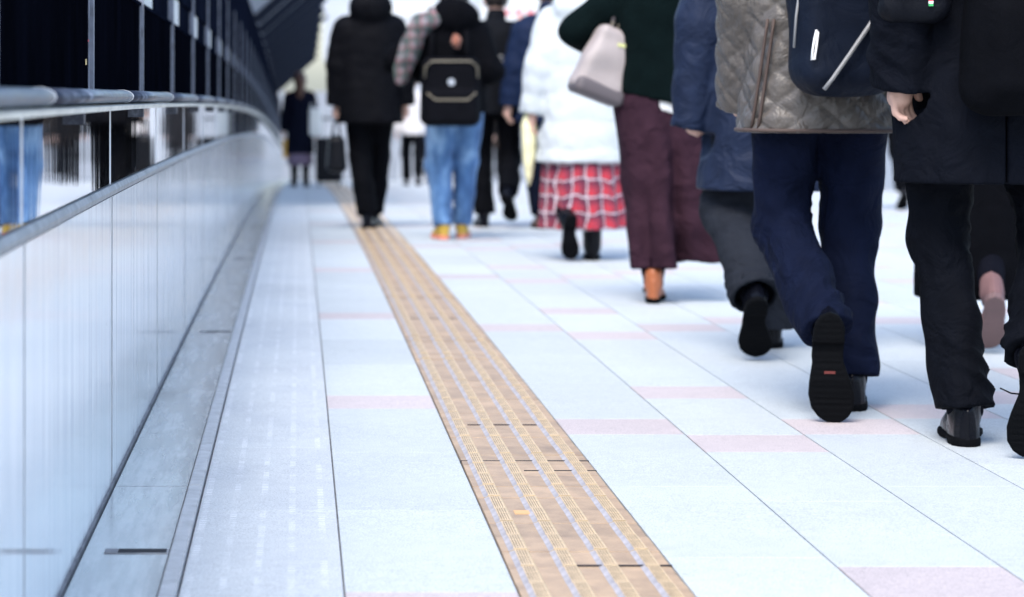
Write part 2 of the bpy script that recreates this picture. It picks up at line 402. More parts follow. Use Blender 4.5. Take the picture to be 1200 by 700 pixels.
for k in range(-6, 34):
    y = Z0 + SEG * k; L, R = seg(y)
    for nm, me, mm, pr in (('white_panel', wp, 'white_panel', par), ('steel_panel', mp_, 'mirror', par), ('trim', cp, 'cap', par), ('gasket', gk, 'gasket', par),
                           ('panel_joint', jt, 'joint', par), ('seam', sm_, 'kerb', par), ('ledge', lg, 'ledge', par), ('kerb_strip', kb, 'kerb', par), ('core', bk, 'concrete', par),
                           ('rail', rl, 'rail', hr), ('flange', rf_, 'rail_under', hr), ('collar', rj, 'joint', hr), ('bracket', rb_, 'rail', hr),
                           ('screen_panel', dg, 'darkglass', scr), ('mullion', mu, 'mullion', scr), ('glazing_bead', mu2, 'mullion', scr),
                           ('transom', tr_, 'fascia', scr), ('fascia', fs, 'fascia', scr), ('slit_bright_panel', vp, 'palewhite', scr), ('infill', vd, 'fascia', scr)):
        if nm == 'core' and y < -6: continue
        if y < 6.5 and nm in ('fascia', 'slit_bright_panel', 'infill'): continue
        if y < 6.5 and nm == 'mullion': me = mus
        o = obj(nm, me, M[mm], pr, L, R)
    if y > 12.5: obj('upper_fascia', fs2, M['fascia'], scr, L, R)
m = MB(); m.box(XS - .0035, XS - .001, -.022, -.014, 0, .012)
obj('sticker', m.mesh('sticker'), M['rust'], scr, (0, 5.16 - .1, .905))
obj('sticker', m.mesh('sticker2'), M['signred'], scr, (0, 5.16 - .05, .955)).scale = (1, .5, .4)
# drain slots in the ledge
dsm = MB(); dsm.box(-.335, -.245, -.018, .018, .0012, .0075, 0); dsm.box(-.338, -.242, -.022, .022, .001, .0068, 1); 
dsm.box(-.36, -.337, -.02, .02, .001, .0072, 2)
dsm = dsm.mesh('drain'); [dsm.materials.append(q) for q in (M['slot'], M['cap'], M['gasket'])]
for y in (.22, 4.42, 8.62, 12.82, 17.02):
    o = obj('drain_slot', dsm, None, par, (0, y, deck(y) + .0005), (slope(y), 0, 0))
# canopy: slope of transverse boards rising from the wall, from 16 m onwards
can = empty('canopy_roof', (0, 0, 0), label='dark sloping canopy of ribbed boards rising over the far walkway', cat='canopy')
cx0, cz0, cx1, cz1 = -.47, 1.86, .35, 2.58
dx, dz = cx1 - cx0, cz1 - cz0; ln = math.hypot(dx, dz); nx, nz = -dz / ln, dx / ln
def board(m, a, b, t0, t1):
    p = [(cx0 + nx * t0, cz0 + nz * t0), (cx1 + nx * t0, cz1 + nz * t0), (cx1 + nx * t1, cz1 + nz * t1), (cx0 + nx * t1, cz0 + nz * t1)]
    m.prism(p, a, b)
b1 = MB(); board(b1, .004, .416, 0, .04); b1 = b1.mesh('board'); b2 = MB(); board(b2, -.03, .46, .043, .07); b2 = b2.mesh('backing')
y = 20.5
while y < 48:
    sl = slope(y + .2)
    obj('board', b1, M['canopy'], can, (0, y, deck(y)), (sl, 0, 0)); obj('backing', b2, M['canopy_rib'], can, (0, y, deck(y)), (sl, 0, 0)); y += .42
rb3 = MB(); cx1, cz1 = .31, 2.545; board(rb3, -.05, .05, -.1, -.001); rb3 = rb3.mesh('rib')
for k in range(11): yy = 24.3 + 2.3 * k; obj('rib', rb3, M['canopy_rib'], can, (0, yy, deck(yy)), (slope(yy), 0, 0))
for yy in (24.75, 33, 41.25):
    m = MB(); m.box(-.60, -.51, -.05, .05, 1.5, 2.4); m.tube([(-.56, 0, 2.35), (.5, 0, 2.9)], .03)
    obj('frame', m.mesh('frame'), M['fascia'], can, (0, yy, deck(yy)))

# opposite parapet (right-hand side) and far portal
rp = empty('right_parapet', (0, 0, 0), label='low pale parapet with handrail on the far right edge of the walkway', cat='wall')
p1 = shared(lambda m: m.box(7.25, 7.38, .004, 1.996, -.3, .78)); p2 = shared(lambda m: m.box(7.28, 7.33, .9, .95, .78, 1.04)); 
p3 = shared(lambda m: m.prism([(7.30 + .04 * math.cos(2 * math.pi * i / 8), 1.05 + .04 * math.sin(2 * math.pi * i / 8)) for i in range(8)], 0, 2))
for k in range(-4, 27):
    y = k * 2.0; z = deck(y); a = math.atan2(deck(y + 2) - z, 2)
    obj('panel', p1, M['pale'], rp, (0, y, z), (a, 0, 0)); obj('post', p2, M['mullion'], rp, (0, y, z), (a, 0, 0)); obj('rail', p3, M['cap'], rp, (0, y, z), (a, 0, 0))
PY = 52.0; pz = deck(PY)
po = empty('station_portal', (3.4, PY, pz), label='pale station portal with signs at the far end of the walkway', cat='building')
def pbox(name, x0, x1, y0, y1, z0, z1, mm, par_=None, bev=0):
    m = MB(); m.box(x0, x1, y0, y1, z0, z1, bev=bev); return obj(name, m.mesh(name), M[mm], par_ or po)
pbox('lintel', -2.85, 5.5, 0, 1.2, 2.62, 7.5, 'pale')
pbox('pillar', -1.2, -.6, .15, 1.0, 0, 2.619, 'pale'); pbox('pillar', 3.4, 4.0, .15, 1.0, 0, 2.619, 'pale')
sg_ = pbox('sign_board', -1.75, -.2, -.12, -.005, 2.75, 3.9, 'palewhite')
for i in range(7): pbox('text_mark', -1.6 + i * .2, -1.47 + i * .2, -.128, -.121, 3.5, 3.58, 'signtext', sg_)
sg2 = pbox('sign_board', .6, 4.2, -.12, -.005, 2.72, 4.0, 'palewhite')
for i in range(12): pbox('text_mark', .8 + i * .26, .95 + i * .26, -.128, -.121, 3.62, 3.74, 'signred', sg2)
pbox('sign_band', .7, 4.1, -.128, -.121, 2.8, 2.9, 'signgreen', sg2)
for i in range(5): 
    wn = pbox('window', -2.6 + i * 1.6, -1.4 + i * 1.6, -.06, -.005, 4.6, 6.6, 'cap'); pbox('pane', -2.52 + i * 1.6, -1.48 + i * 1.6, -.075, -.061, 4.68, 6.52, 'glass', wn)

# ------------------------------------------------------------------ distance-field modelling of people, clothes and bags
def V3(p): return np.array(p, dtype=np.float64)
class G:
    def __init__(s, lo, hi, h):
        s.h = h; s.lo = V3(lo) - 2 * h; n = np.ceil((V3(hi) + 2 * h - s.lo) / h).astype(int) + 1
        s.ax = [s.lo[i] + h * np.arange(n[i]) for i in range(3)]
        s.D = np.full(n, 1.0, dtype=np.float32)
    def box(s, lo, hi):
        sl = tuple(slice(int(np.searchsorted(s.ax[i], lo[i])), int(np.searchsorted(s.ax[i], hi[i], 'right'))) for i in range(3))
        X = s.ax[0][sl[0]][:, None, None]; Y = s.ax[1][sl[1]][None, :, None]; Z = s.ax[2][sl[2]][None, None, :]
        return sl, X, Y, Z
    def op(s, prim, k=.02, mode='u'):
        lo, hi, fn = prim; pad = max(k, .02) + .015
        sl, X, Y, Z = s.box(V3(lo) - pad, V3(hi) + pad)
        if 0 in s.D[sl].shape: return s
        d = fn(X, Y, Z); D = s.D[sl]
        if mode == 'u':
            if k > 0:
                hh_ = np.clip(.5 + .5 * (D - d) / k, 0, 1); r = D * (1 - hh_) + d * hh_ - k * hh_ * (1 - hh_)
            else: r = np.minimum(D, d)
        elif mode == 's': r = np.maximum(D, -d)
        else: r = np.maximum(D, d)
        s.D[sl] = r; return s
    def clip(s, fn):
        X = s.ax[0][:, None, None]; Y = s.ax[1][None, :, None]; Z = s.ax[2][None, None, :]
        s.D = np.maximum(s.D, fn(X, Y, Z)).astype(np.float32); return s
    def disp(s, fn):
        X = s.ax[0][:, None, None]; Y = s.ax[1][None, :, None]; Z = s.ax[2][None, None, :]
        s.D = (s.D - fn(X, Y, Z)).astype(np.float32); return s
    def mesh(s, name, ufn=None):
        D = s.D; D[0] = D[-1] = 1; D[:, 0] = D[:, -1] = 1; D[:, :, 0] = D[:, :, -1] = 1
        I = D < 0; nx, ny, nz = D.shape
        cs = np.zeros((nx - 1, ny - 1, nz - 1), np.int8)
        off = [(a, b, c) for a in (0, 1) for b in (0, 1) for c in (0, 1)]
        for a, b, c in off: cs += I[a:nx - 1 + a, b:ny - 1 + b, c:nz - 1 + c]
        act = np.argwhere((cs > 0) & (cs < 8))
        vals = np.stack([D[act[:, 0] + a, act[:, 1] + b, act[:, 2] + c] for a, b, c in off], 1).astype(np.float64)
        acc = np.zeros((len(act), 3)); num = np.zeros(len(act))
        for i in range(8):
            for j in range(i + 1, 8):
                df = [off[j][q] - off[i][q] for q in range(3)]
                if sum(map(abs, df)) != 1: continue
                m = (vals[:, i] < 0) != (vals[:, j] < 0)
                t = vals[m, i] / (vals[m, i] - vals[m, j])
                acc[m] += V3(off[i]) + t[:, None] * V3(df); num[m] += 1
        co = (act + acc / num[:, None]) * s.h + s.lo
        ids = np.full(cs.shape, -1, np.int32); ids[act[:, 0], act[:, 1], act[:, 2]] = np.arange(len(act))
        Q = []
        for ax in range(3):
            A = np.moveaxis(I, ax, 0); e = A[:-1] != A[1:]; J = np.moveaxis(ids, ax, 0)
            p = np.argwhere(e[:, 1:-1, 1:-1]) + (0, 1, 1)
            q = np.stack([J[p[:, 0], p[:, 1] - 1, p[:, 2] - 1], J[p[:, 0], p[:, 1], p[:, 2] - 1], J[p[:, 0], p[:, 1], p[:, 2]], J[p[:, 0], p[:, 1] - 1, p[:, 2]]], 1)
            ins = A[p[:, 0], p[:, 1], p[:, 2]]
            if ax == 1: ins = ~ins
            q[~ins] = q[~ins][:, ::-1]; Q.append(q)
        Q = np.concatenate(Q)
        me = bpy.data.meshes.new(name); me.vertices.add(len(co)); me.vertices.foreach_set('co', co.astype(np.float32).ravel())
        me.loops.add(len(Q) * 4); me.loops.foreach_set('vertex_index', Q.ravel().astype(np.int32))
        me.polygons.add(len(Q)); me.polygons.foreach_set('loop_start', np.arange(0, len(Q) * 4, 4, dtype=np.int32))
        me.polygons.foreach_set('use_smooth', np.ones(len(Q), bool))
        if ufn is not None:
            at = me.attributes.new('cu', 'FLOAT', 'POINT'); at.data.foreach_set('value', ufn(co).astype(np.float32))
        me.update(calc_edges=True); return me

def cone(a, b, ra, rb, ex=None, disp=None, s0=0.0):
    a, b = V3(a), V3(b); r = max(ra, rb) * (1.6 if ex else 1.0) + .02
    lo = np.minimum(a, b) - r; hi = np.maximum(a, b) + r; ab = b - a; L = np.linalg.norm(ab) + 1e-9; w_ = ab / L
    ref = V3((0, 1, 0)) if abs(w_[1]) < .8 else V3((0, 0, 1))
    u = ref - w_ * ref.dot(w_); u /= np.linalg.norm(u); v_ = np.cross(w_, u)
    def fn(X, Y, Z):
        px, py, pz = X - a[0], Y - a[1], Z - a[2]
        t = np.clip((px * w_[0] + py * w_[1] + pz * w_[2]) / L, 0, 1)
        qx, qy, qz = px - t * ab[0], py - t * ab[1], pz - t * ab[2]
        rr = ra + (rb - ra) * t
        if ex:                               # elliptical: stretch along u (forward) by ex[0], along v (side) by ex[1]
            qu = qx * u[0] + qy * u[1] + qz * u[2]; qv = qx * v_[0] + qy * v_[1] + qz * v_[2]; qw = qx * w_[0] + qy * w_[1] + qz * w_[2]
            d = np.sqrt((qu / ex[0]) ** 2 + (qv / ex[1]) ** 2 + qw ** 2) - rr
        else: d = np.sqrt(qx * qx + qy * qy + qz * qz) - rr
        if disp is not None:
            qu = qx * u[0] + qy * u[1] + qz * u[2]; qv = qx * v_[0] + qy * v_[1] + qz * v_[2]
            d = d - disp(s0 + t * L, np.arctan2(qv, qu), rr)
        return d
    return lo, hi, fn
def ell(c, r, rot=None):
    c, r = V3(c), V3(r); R = np.array(rot) if rot is not None else None; m = max(r)
    def fn(X, Y, Z):
        p = [X - c[0], Y - c[1], Z - c[2]]
        if R is not None: p = [p[0] * R[0][i] + p[1] * R[1][i] + p[2] * R[2][i] for i in range(3)]
        q = np.sqrt((p[0] / r[0]) ** 2 + (p[1] / r[1]) ** 2 + (p[2] / r[2]) ** 2)
        return (q - 1) * min(r)
    b = r if R is None else V3((m, m, m))
    return c - b, c + b, fn
def rbox(c, hs, rad, rot=None, taper=0):
    c, hs = V3(c), V3(hs); R = np.array(rot) if rot is not None else None; m = np.linalg.norm(hs) + rad
    def fn(X, Y, Z):
        p = [X - c[0], Y - c[1], Z - c[2]]
        if R is not None: p = [p[0] * R[0][i] + p[1] * R[1][i] + p[2] * R[2][i] for i in range(3)]
        sc = 1 - taper * p[2] / hs[2]
        q = [np.abs(p[0]) / sc - hs[0] + rad, np.abs(p[1]) - hs[1] + rad, np.abs(p[2]) - hs[2] + rad]
        o = np.sqrt(np.maximum(q[0], 0) ** 2 + np.maximum(q[1], 0) ** 2 + np.maximum(q[2], 0) ** 2)
        return o + np.minimum(np.maximum(np.maximum(q[0], q[1]), q[2]), 0) - rad
    b = hs * 1.3 if R is None else V3((m, m, m))
    return c - b, c + b, fn
def loft(tab, disp=None, pw=2.3):
    """tab rows: z, half width, half depth, centre x, centre y"""
    T = np.array(sorted(tab)); zs = T[:, 0]
    zf = np.linspace(zs[0], zs[-1], 80)
    cols = [np.interp(zf, zs, T[:, i]) for i in range(1, 5)]
    ker = np.ones(9) / 9
    cols = [np.convolve(np.pad(c, 4, 'edge'), ker, 'valid') for c in cols]
    lo = V3((min(T[:, 3] - T[:, 1]) - .03, min(T[:, 4] - T[:, 2]) - .03, zs[0] - .03)); hi = V3((max(T[:, 3] + T[:, 1]) + .03, max(T[:, 4] + T[:, 2]) + .03, zs[-1] + .03))
    def fn(X, Y, Z):
        a, b, cx, cy = [np.interp(Z, zf, c) for c in cols]
        ux, uy = np.abs(X - cx) / a, np.abs(Y - cy) / b
        q = (ux ** pw + uy ** pw) ** (1 / pw)
        d = (q - 1) * np.minimum(a, b)
        if disp is not None: d = d - disp(Z, np.arctan2(X - cx, -(Y - cy)), (a + b) / 2)
        return np.maximum(d, np.maximum(zs[0] - Z, Z - zs[-1]))
    return lo, hi, fn
def wob(seed, n=5, f=8.0, aniso=(1, 1, 1)):
    r = np.random.RandomState(seed); K = r.normal(size=(n, 3)) * f * V3(aniso); P = r.uniform(0, 6.28, n)
    def fn(X, Y, Z):
        o = 0
        for k, p in zip(K, P): o = o + np.sin(X * k[0] + Y * k[1] + Z * k[2] + p)
        return o / n ** .5
    return fn

def ik(hip, ank, l1, l2, fwd=(0, 1, 0)):
    hip, ank = V3(hip), V3(ank); d = ank - hip; L = np.linalg.norm(d); L = min(L, (l1 + l2) * .999); w_ = d / np.linalg.norm(d)
    a = (l1 * l1 - l2 * l2 + L * L) / (2 * L); h_ = math.sqrt(max(l1 * l1 - a * a, 0)); f_ = V3(fwd); f_ = f_ - w_ * f_.dot(w_); f_ /= np.linalg.norm(f_)
    return hip + w_ * a + f_ * h_

def rotm(pitch, yaw, roll=0):
    return Matrix.Rotation(-yaw, 3, 'Z') @ Matrix.Rotation(-pitch, 3, 'X') @ Matrix.Rotation(roll, 3, 'Y')
FABM = {}
def fab(name, col, rough=.85, sheen=0, var=.15, vscale=14, bump=.0012, bscale=260, spec=.12, fold=.009, **k):
    def fn(n, b, tc):
        O = tc.outputs['Object']
        f1 = noise(n, O, bscale, 3); z = N(n, 'TexNoise'); z.inputs['Scale'].default_value = 7; z.inputs['Detail'].default_value = 3; z.inputs['Distortion'].default_value = 1.6
        n.links.new(O, z.inputs['Vector'])
        b1 = N(n, 'Bump'); b1.inputs['Distance'].default_value = bump; n.links.new(f1, b1.inputs['Height'])
        b2 = N(n, 'Bump'); b2.inputs['Distance'].default_value = fold; n.links.new(z.outputs['Fac'], b2.inputs['Height']); n.links.new(b1.outputs[0], b2.inputs['Normal'])
        n.links.new(b2.outputs[0], b.inputs['Normal'])
    if max(col) < .12 and name != 'quilted_olive': col = tuple(c * .55 for c in col); spec *= .4
    if name not in FABM: FABM[name] = mat(name, col, rough, spec=spec, sheen=sheen, var=var, vscale=vscale, colfn=fn, **k)
    return FABM[name]
SKIN = mat('skin', (.56, .34, .26), .5, var=.08, vscale=30, bump=.0006, bscale=250)
HAIRD = mat('hair_dark', (.012, .009, .008), .4, spec=.4, bump=.004, bscale=60, bstretch=(1, 1, .15))
HAIRB = mat('hair_brown', (.07, .03, .018), .45, spec=.4, bump=.004, bscale=60, bstretch=(1, 1, .15))
EYE = mat('eye', (.03, .02, .015), .2)
LEATHER = mat('black_leather', (.003, .0035, .006), .2, spec=.14, coat=.0, bump=.0008, bscale=90)
RUBBER = mat('sole_rubber', (.0032, .0036, .0045), .85, spec=.05, bump=.0015, bscale=160)
RUBBERG = mat('sole_grey', (.2, .2, .2), .7)

# ---- shoes, modelled in the frame of the foot: y forward, z up, origin on the ground under the ankle
def outline(y, L, wd, side):
    """half-widths left/right of a sole at y, toe at .76L, heel at -.24L"""
    t = np.clip((y + .24 * L) / L, 0, 1)
    k = np.interp(t, [0, .03, .1, .25, .45, .62, .74, .86, .94, .985, 1], [.0, .38, .62, .70, .68, .90, 1.0, .92, .66, .34, .0])
    cx = np.interp(t, [0, .4, .7, 1], [0, -.006, .004, .012]) * -side
    return k * wd, cx
def make_shoe(kind, L, wd, side, h=.0045):
    big = .36
    g = G((-.09, -.24 * L - .03, -.01), (.09, .76 * L + .03, big if kind == 'boot' else .17), h)
    hz = {'dress': .016, 'sneaker': .026, 'boot': .02, 'pump': .01}[kind]
    def up(X, Y, Z):
        k, cx = outline(Y, L, wd - .004, side)
        top = np.interp((Y + .24 * L) / L, [0, .05, .3, .45, .6, .8, .95, 1], [.085, .1, .105, .095, .075, .055, .045, .03]) + (.0 if kind != 'pump' else -.02)
        zz = np.clip((Z - hz) / (top - hz + 1e-6), 0, 1.2)
        kw = np.maximum(k * np.sqrt(np.maximum(1 - np.clip(zz, 0, 1) ** 2.6 * .72, .0)), .001)
        q = np.abs(X - cx) - kw
        inside = np.maximum(q, np.maximum(hz - Z, (Z - top) * .8))
        endd = np.maximum(-.24 * L + .003 - Y, Y - .76 * L + .003)
        return np.maximum(inside, endd)
    g.op(((-.08, -.24 * L, 0), (.08, .76 * L, .14), up), 0)
    if kind == 'boot':
        g.op(cone((0, -.01, .08), (0, -.03, .31), .05, .056), .03)
    elif kind != 'pump': g.op(cone((0, -.005, .075), (0, -.012, .115), .04, .038), .015)
    if kind == 'boot': g.clip(lambda X, Y, Z: Z - .30 + 0 * X + 0 * Y)
    w1 = wob(3, 5, 40)
    g.disp(lambda X, Y, Z: .0012 * w1(X, Y, Z))
    if kind in ('dress', 'sneaker'):          # seam round the heel counter and toe cap
        g.disp(lambda X, Y, Z: .0018 * (np.abs(Y - .02) < .004) * (Z > .03) + .0015 * ((np.abs(Y - .55 * L) < .005)) + .002 * (np.abs(X) < .004) * (Y < 0))
    me = g.mesh('shoe')
    g2 = G((-.08, -.24 * L - .02, -.02), (.08, .76 * L + .02, .05), h)
    def so(X, Y, Z):
        k, cx = outline(Y, L, wd + .003, side)
        hl = {'dress': .016, 'sneaker': .004, 'boot': .016, 'pump': .055}[kind]
        t = (Y + .24 * L) / L
        bot = np.where(t < .27, 0.0, np.interp(t, [.27, .33, .6, 1], [hl * .6, hl * .75, 0, .008 if kind != 'dress' else .006]))
        tp_ = hz + .002 + 0 * t
        if kind == 'dress': tp_ = np.where(t < .29, .021, .019)
        d = np.abs(X - cx) - k
        tread = 0
        if kind in ('boot', 'sneaker', 'dress'): tread = .0016 * (np.mod(Y, .016) < .005) * (np.abs(X - cx) < k - .008)
        return np.maximum(d, np.maximum(bot + tread - Z, Z - tp_))
    g2.op(((-.08, -.24 * L, -.01), (.08, .76 * L, .04), so), 0)
    return me, g2.mesh('sole')

class Person: pass
def make_person(label, X, Y, H=1.72, yaw=0, feet=None, arms=(None, None), wide=1.0, female=False, res=.011, hair=None, hairstyle='short', lean=.0, group='commuters walking away along the walkway', shoes=None, head_turn=0, socks='d', bres=None):
    if socks == 'd': socks = fab('dark_sock', (.006, .007, .013))
    P = Person(); s = H / 1.72; P.s = s; P.res = res; P.wide = wide
    P.root = empty('person', (X, Y, deck(Y)), -yaw, label=label, cat='person', group=group)
    P.X, P.Y = X, Y
    feet = feet or [dict(x=-.09, y=.0), dict(x=.09, y=.0)]
    hipz = .915 * s
    P.hip = [V3((-.088 * s, 0, hipz)), V3((.088 * s, 0, hipz))]
    P.sh = [V3((-.178 * s * wide, lean, 1.40 * s)), V3((.178 * s * wide, lean, 1.40 * s))]
    P.neck = V3((0, lean + .0, 1.46 * s)); P.head = V3((0, lean + .025, 1.615 * s))
    l1, l2 = .435 * s, .425 * s; P.foot = []; P.ank = []; P.knee = []
    fl = .262 * s
    for i, f_ in enumerate(feet):
        pit, fy = math.radians(f_.get('pitch', 0)), math.radians(f_.get('yaw', 8 * (1 if i else -1)))
        R = rotm(pit, fy, math.radians(f_.get('roll', 0))); Lsh = f_.get('L', .285 * s)
        if 'toe' in f_:
            t = Vector(f_['toe']); O = t - R @ Vector((0, .74 * Lsh, 0.0))
        else: O = Vector((f_['x'], f_['y'], deck(Y + f_['y']) - deck(Y) + f_.get('z', 0)))
        P.foot.append(Matrix.Translation(O) @ R.to_4x4())
        an = V3(O + R @ Vector((0, 0, .085 * s)))
        d = an - P.hip[i]; Ld = np.linalg.norm(d)
        if Ld > (l1 + l2) * .995: P.hip[i][2] -= Ld - (l1 + l2) * .995 + .002
        P.ank.append(an); P.knee.append(ik(P.hip[i], an, l1, l2, f_.get('kn', (.15 * (1 if i else -1), 1, 0))))
    P.el, P.wr = [], []
    for i, a in enumerate(arms):
        sg = 1 if i else -1; a = a or {}
        sh = P.sh[i]; hand = V3(a.get('hand', (sg * .255 * wide, .02, .80))) * (1 if 'hand' in a else s)
        d = hand - sh; L = np.linalg.norm(d); u = .29 * s; l = .255 * s
        if L > (u + l) * .998: hand = sh + d / L * (u + l) * .998
        P.el.append(ik(sh, hand, u, l, a.get('elbow', (sg * .45, -1, 0)))); P.wr.append(hand)
    # body
    JJ = np.array([*P.hip, *P.sh, *P.el, *P.wr, *P.knee, *P.ank, P.head] + [V3(m_ @ Vector((0, .15, .03))) for m_ in P.foot])
    g = G(JJ.min(0) - (.22, .22, .22), JJ.max(0) + (.22, .22, .2), bres or max(res * .75, .006))
    T = [(.80, .10, .085), (.90, .155, .105), (.98, .16, .105), (1.08, .138, .095), (1.2, .15, .1), (1.32, .168, .105), (1.40, .15, .085), (1.45, .09, .065), (1.47, .06, .055)]
    g.op(loft([(z * s, a * s * wide, b * s, 0, lean * max(0, (z - .9)) / .5) for z, a, b in T]), .03)
    g.op(cone(P.neck - (0, 0, .04), P.head - (0, .015, .04 * s), .056 * s, .05 * s), .03)
    hd = P.head
    g.op(ell(hd + (0, -.012 * s, .022 * s), (.076 * s, .095 * s, .1 * s)), .02)
    g.op(ell(hd + (0, .025 * s, -.045 * s), (.056 * s, .066 * s, .075 * s)), .03)
    g.op(cone(hd + (0, .085 * s, .01), hd + (0, .104 * s, -.028 * s), .009, .014), .012)                # nose
    g.op(cone(hd + (-.02, .088 * s, -.06 * s), hd + (.02, .088 * s, -.06 * s), .007, .007), .008)        # lips
    for sg in (-1, 1):
        g.op(ell(hd + (sg * .08 * s, -.008, -.01), (.01, .02, .032)), .008)
        g.op(ell(hd + (sg * .033, .098 * s, .008), (.02, .014, .012)), .01, 's') if False else None
    for i in (0, 1):
        sg = 1 if i else -1
        g.op(cone(P.sh[i], P.el[i], .055 * s, .042 * s), .05); g.op(cone(P.el[i], P.wr[i], .043 * s, .028 * s), .02)
        hd_ = P.wr[i] - P.el[i]; hd_ /= np.linalg.norm(hd_)
        if arms[i] and 'dir' in arms[i]: hd_ = V3(arms[i]['dir']); hd_ /= np.linalg.norm(hd_)
        fw = V3(arms[i].get('fwd', (0, 1, 0)) if arms[i] else (0, 1, 0)); fw = fw - hd_ * fw.dot(hd_); fw /= np.linalg.norm(fw); inn = np.cross(hd_, fw) * 1.0
        if inn[0] * sg > 0: inn = -inn
        w0 = P.wr[i]; curl = (arms[i] or {}).get('curl', .55)
        g.op(cone(w0 + hd_ * .02, w0 + hd_ * .075 * s, .024 * s, .030 * s, ex=None), .02)
        g.op(ell(w0 + hd_ * .055 * s + fw * .012, (.02, .02, .02)), .02)
        for q, (of, ln_) in enumerate(((.03, .068), (.011, .078), (-.009, .072), (-.027, .056))):
            b0 = w0 + hd_ * .08 * s + fw * of * s; c = curl + .08 * q
            b1 = b0 + (hd_ * math.cos(c * .4) + inn * math.sin(c * .4)) * ln_ * .5 * s
            b2 = b1 + (hd_ * math.cos(c * 1.3) + inn * math.sin(c * 1.3)) * ln_ * .32 * s
            b3 = b2 + (hd_ * math.cos(c * 2.1) + inn * math.sin(c * 2.1)) * ln_ * .25 * s
            g.op(cone(b0 - hd_ * .02, b1, .0098, .0092), .006); g.op(cone(b1, b2, .009, .0085), .004); g.op(cone(b2, b3, .0085, .0078), .004)
        t0 = w0 + hd_ * .03 * s + fw * .022 * s; t1 = t0 + (hd_ * .7 + fw * .6 + inn * .3) * .035 * s; t2 = t1 + (hd_ * .9 + fw * .15 + inn * .3) * .032 * s
        g.op(cone(t0, t1, .014, .011), .008); g.op(cone(t1, t2, .0105, .009), .005)
        g.op(cone(P.hip[i], P.knee[i], .078 * s, .052 * s), .04); g.op(cone(P.knee[i], (P.knee[i] * .65 + P.ank[i] * .35) + V3((0, -.015, 0)), .052 * s, .052 * s), .02)
        g.op(cone(P.knee[i] * .65 + P.ank[i] * .35 + V3((0, -.015, 0)), P.ank[i], .052 * s, .034 * s), .02)
        Fm = P.foot[i]; g.op(cone(P.ank[i], V3(Fm @ Vector((0, .07 * s, .058))), .034 * s, .024 * s), .01)
        g.op(cone(V3(Fm @ Vector((0, -.025 * s, .055))), V3(Fm @ Vector((0, .11 * s, .042))), .022, .018), .01)
    P.body = obj('body', g.mesh('body'), SKIN, P.root)
    for sg in (-1, 1):
        ge = MB(); c = hd + (sg * .031, .082 * s, .012)
        ge.tube([c + V3((0, 0, 0)), c + V3((0, .008, 0))], [.011, .006], 8); obj('eye', ge.mesh('eye', True), EYE, P.root)
    # hair
    if hair is not None:
        g = G(hd - (.16, .2, .45), hd + (.16, .16, .17), .009)
        g.op(ell(hd + (0, -.022 * s, .036 * s), (.09 * s, .105 * s, .106 * s)), .02)
        if hairstyle == 'long': g.op(cone(hd + (0, -.07, -.02), hd + (0, -.1, -.24), .085, .06), .05)
        if hairstyle == 'bob': g.op(ell(hd + (0, -.045, -.05), (.1, .08, .1)), .03)
        if hairstyle == 'bun': g.op(cone(hd + (0, -.1, .0), hd + (0, -.12, -.16), .045, .03), .03)
        wv = wob(11, 6, 60, (1, 1, .4))
        g.disp(lambda X, Y, Z: .004 * wv(X, Y, Z))
        g.op(((hd - .2), (hd + .2), lambda X, Y, Z: np.maximum(.035 - (Y - hd[1]), (Z - hd[2] - .075)) + 0 * X), 0, 's')
        obj('hair', g.mesh('hair'), hair, P.root)
    if socks is not None:
        for i in (0, 1):
            a = P.ank[i]; b = a * .55 + P.knee[i] * .45; g = G(np.minimum(a, b) - .09, np.maximum(a, b) + .09, max(res * .8, .0065))
            g.op(cone(a + (0, 0, 0), b, .042 * s, .058 * s), 0); g.op(cone(a, V3(P.foot[i] @ Vector((0, .03, .075))), .041 * s, .034 * s), .01)
            obj('sock', g.mesh('sock'), socks, P.root)
    # shoes
    for i in (0, 1):
        sp = (shoes or {}); kind = sp.get('kind', 'dress'); L = sp.get('L', .285 * s); wd = sp.get('w', .052 * s)
        me, so = make_shoe(kind, L, wd, 1 if i else -1, .004 if res < .009 else .0055)
        sh_ = obj('shoe', me, sp.get('mat', LEATHER), P.root, mtx=P.foot[i]); obj('sole', so, sp.get('sole', RUBBER), sh_)
        if i == 0: P.shoe0 = sh_
        else: P.shoe1 = sh_
    return P

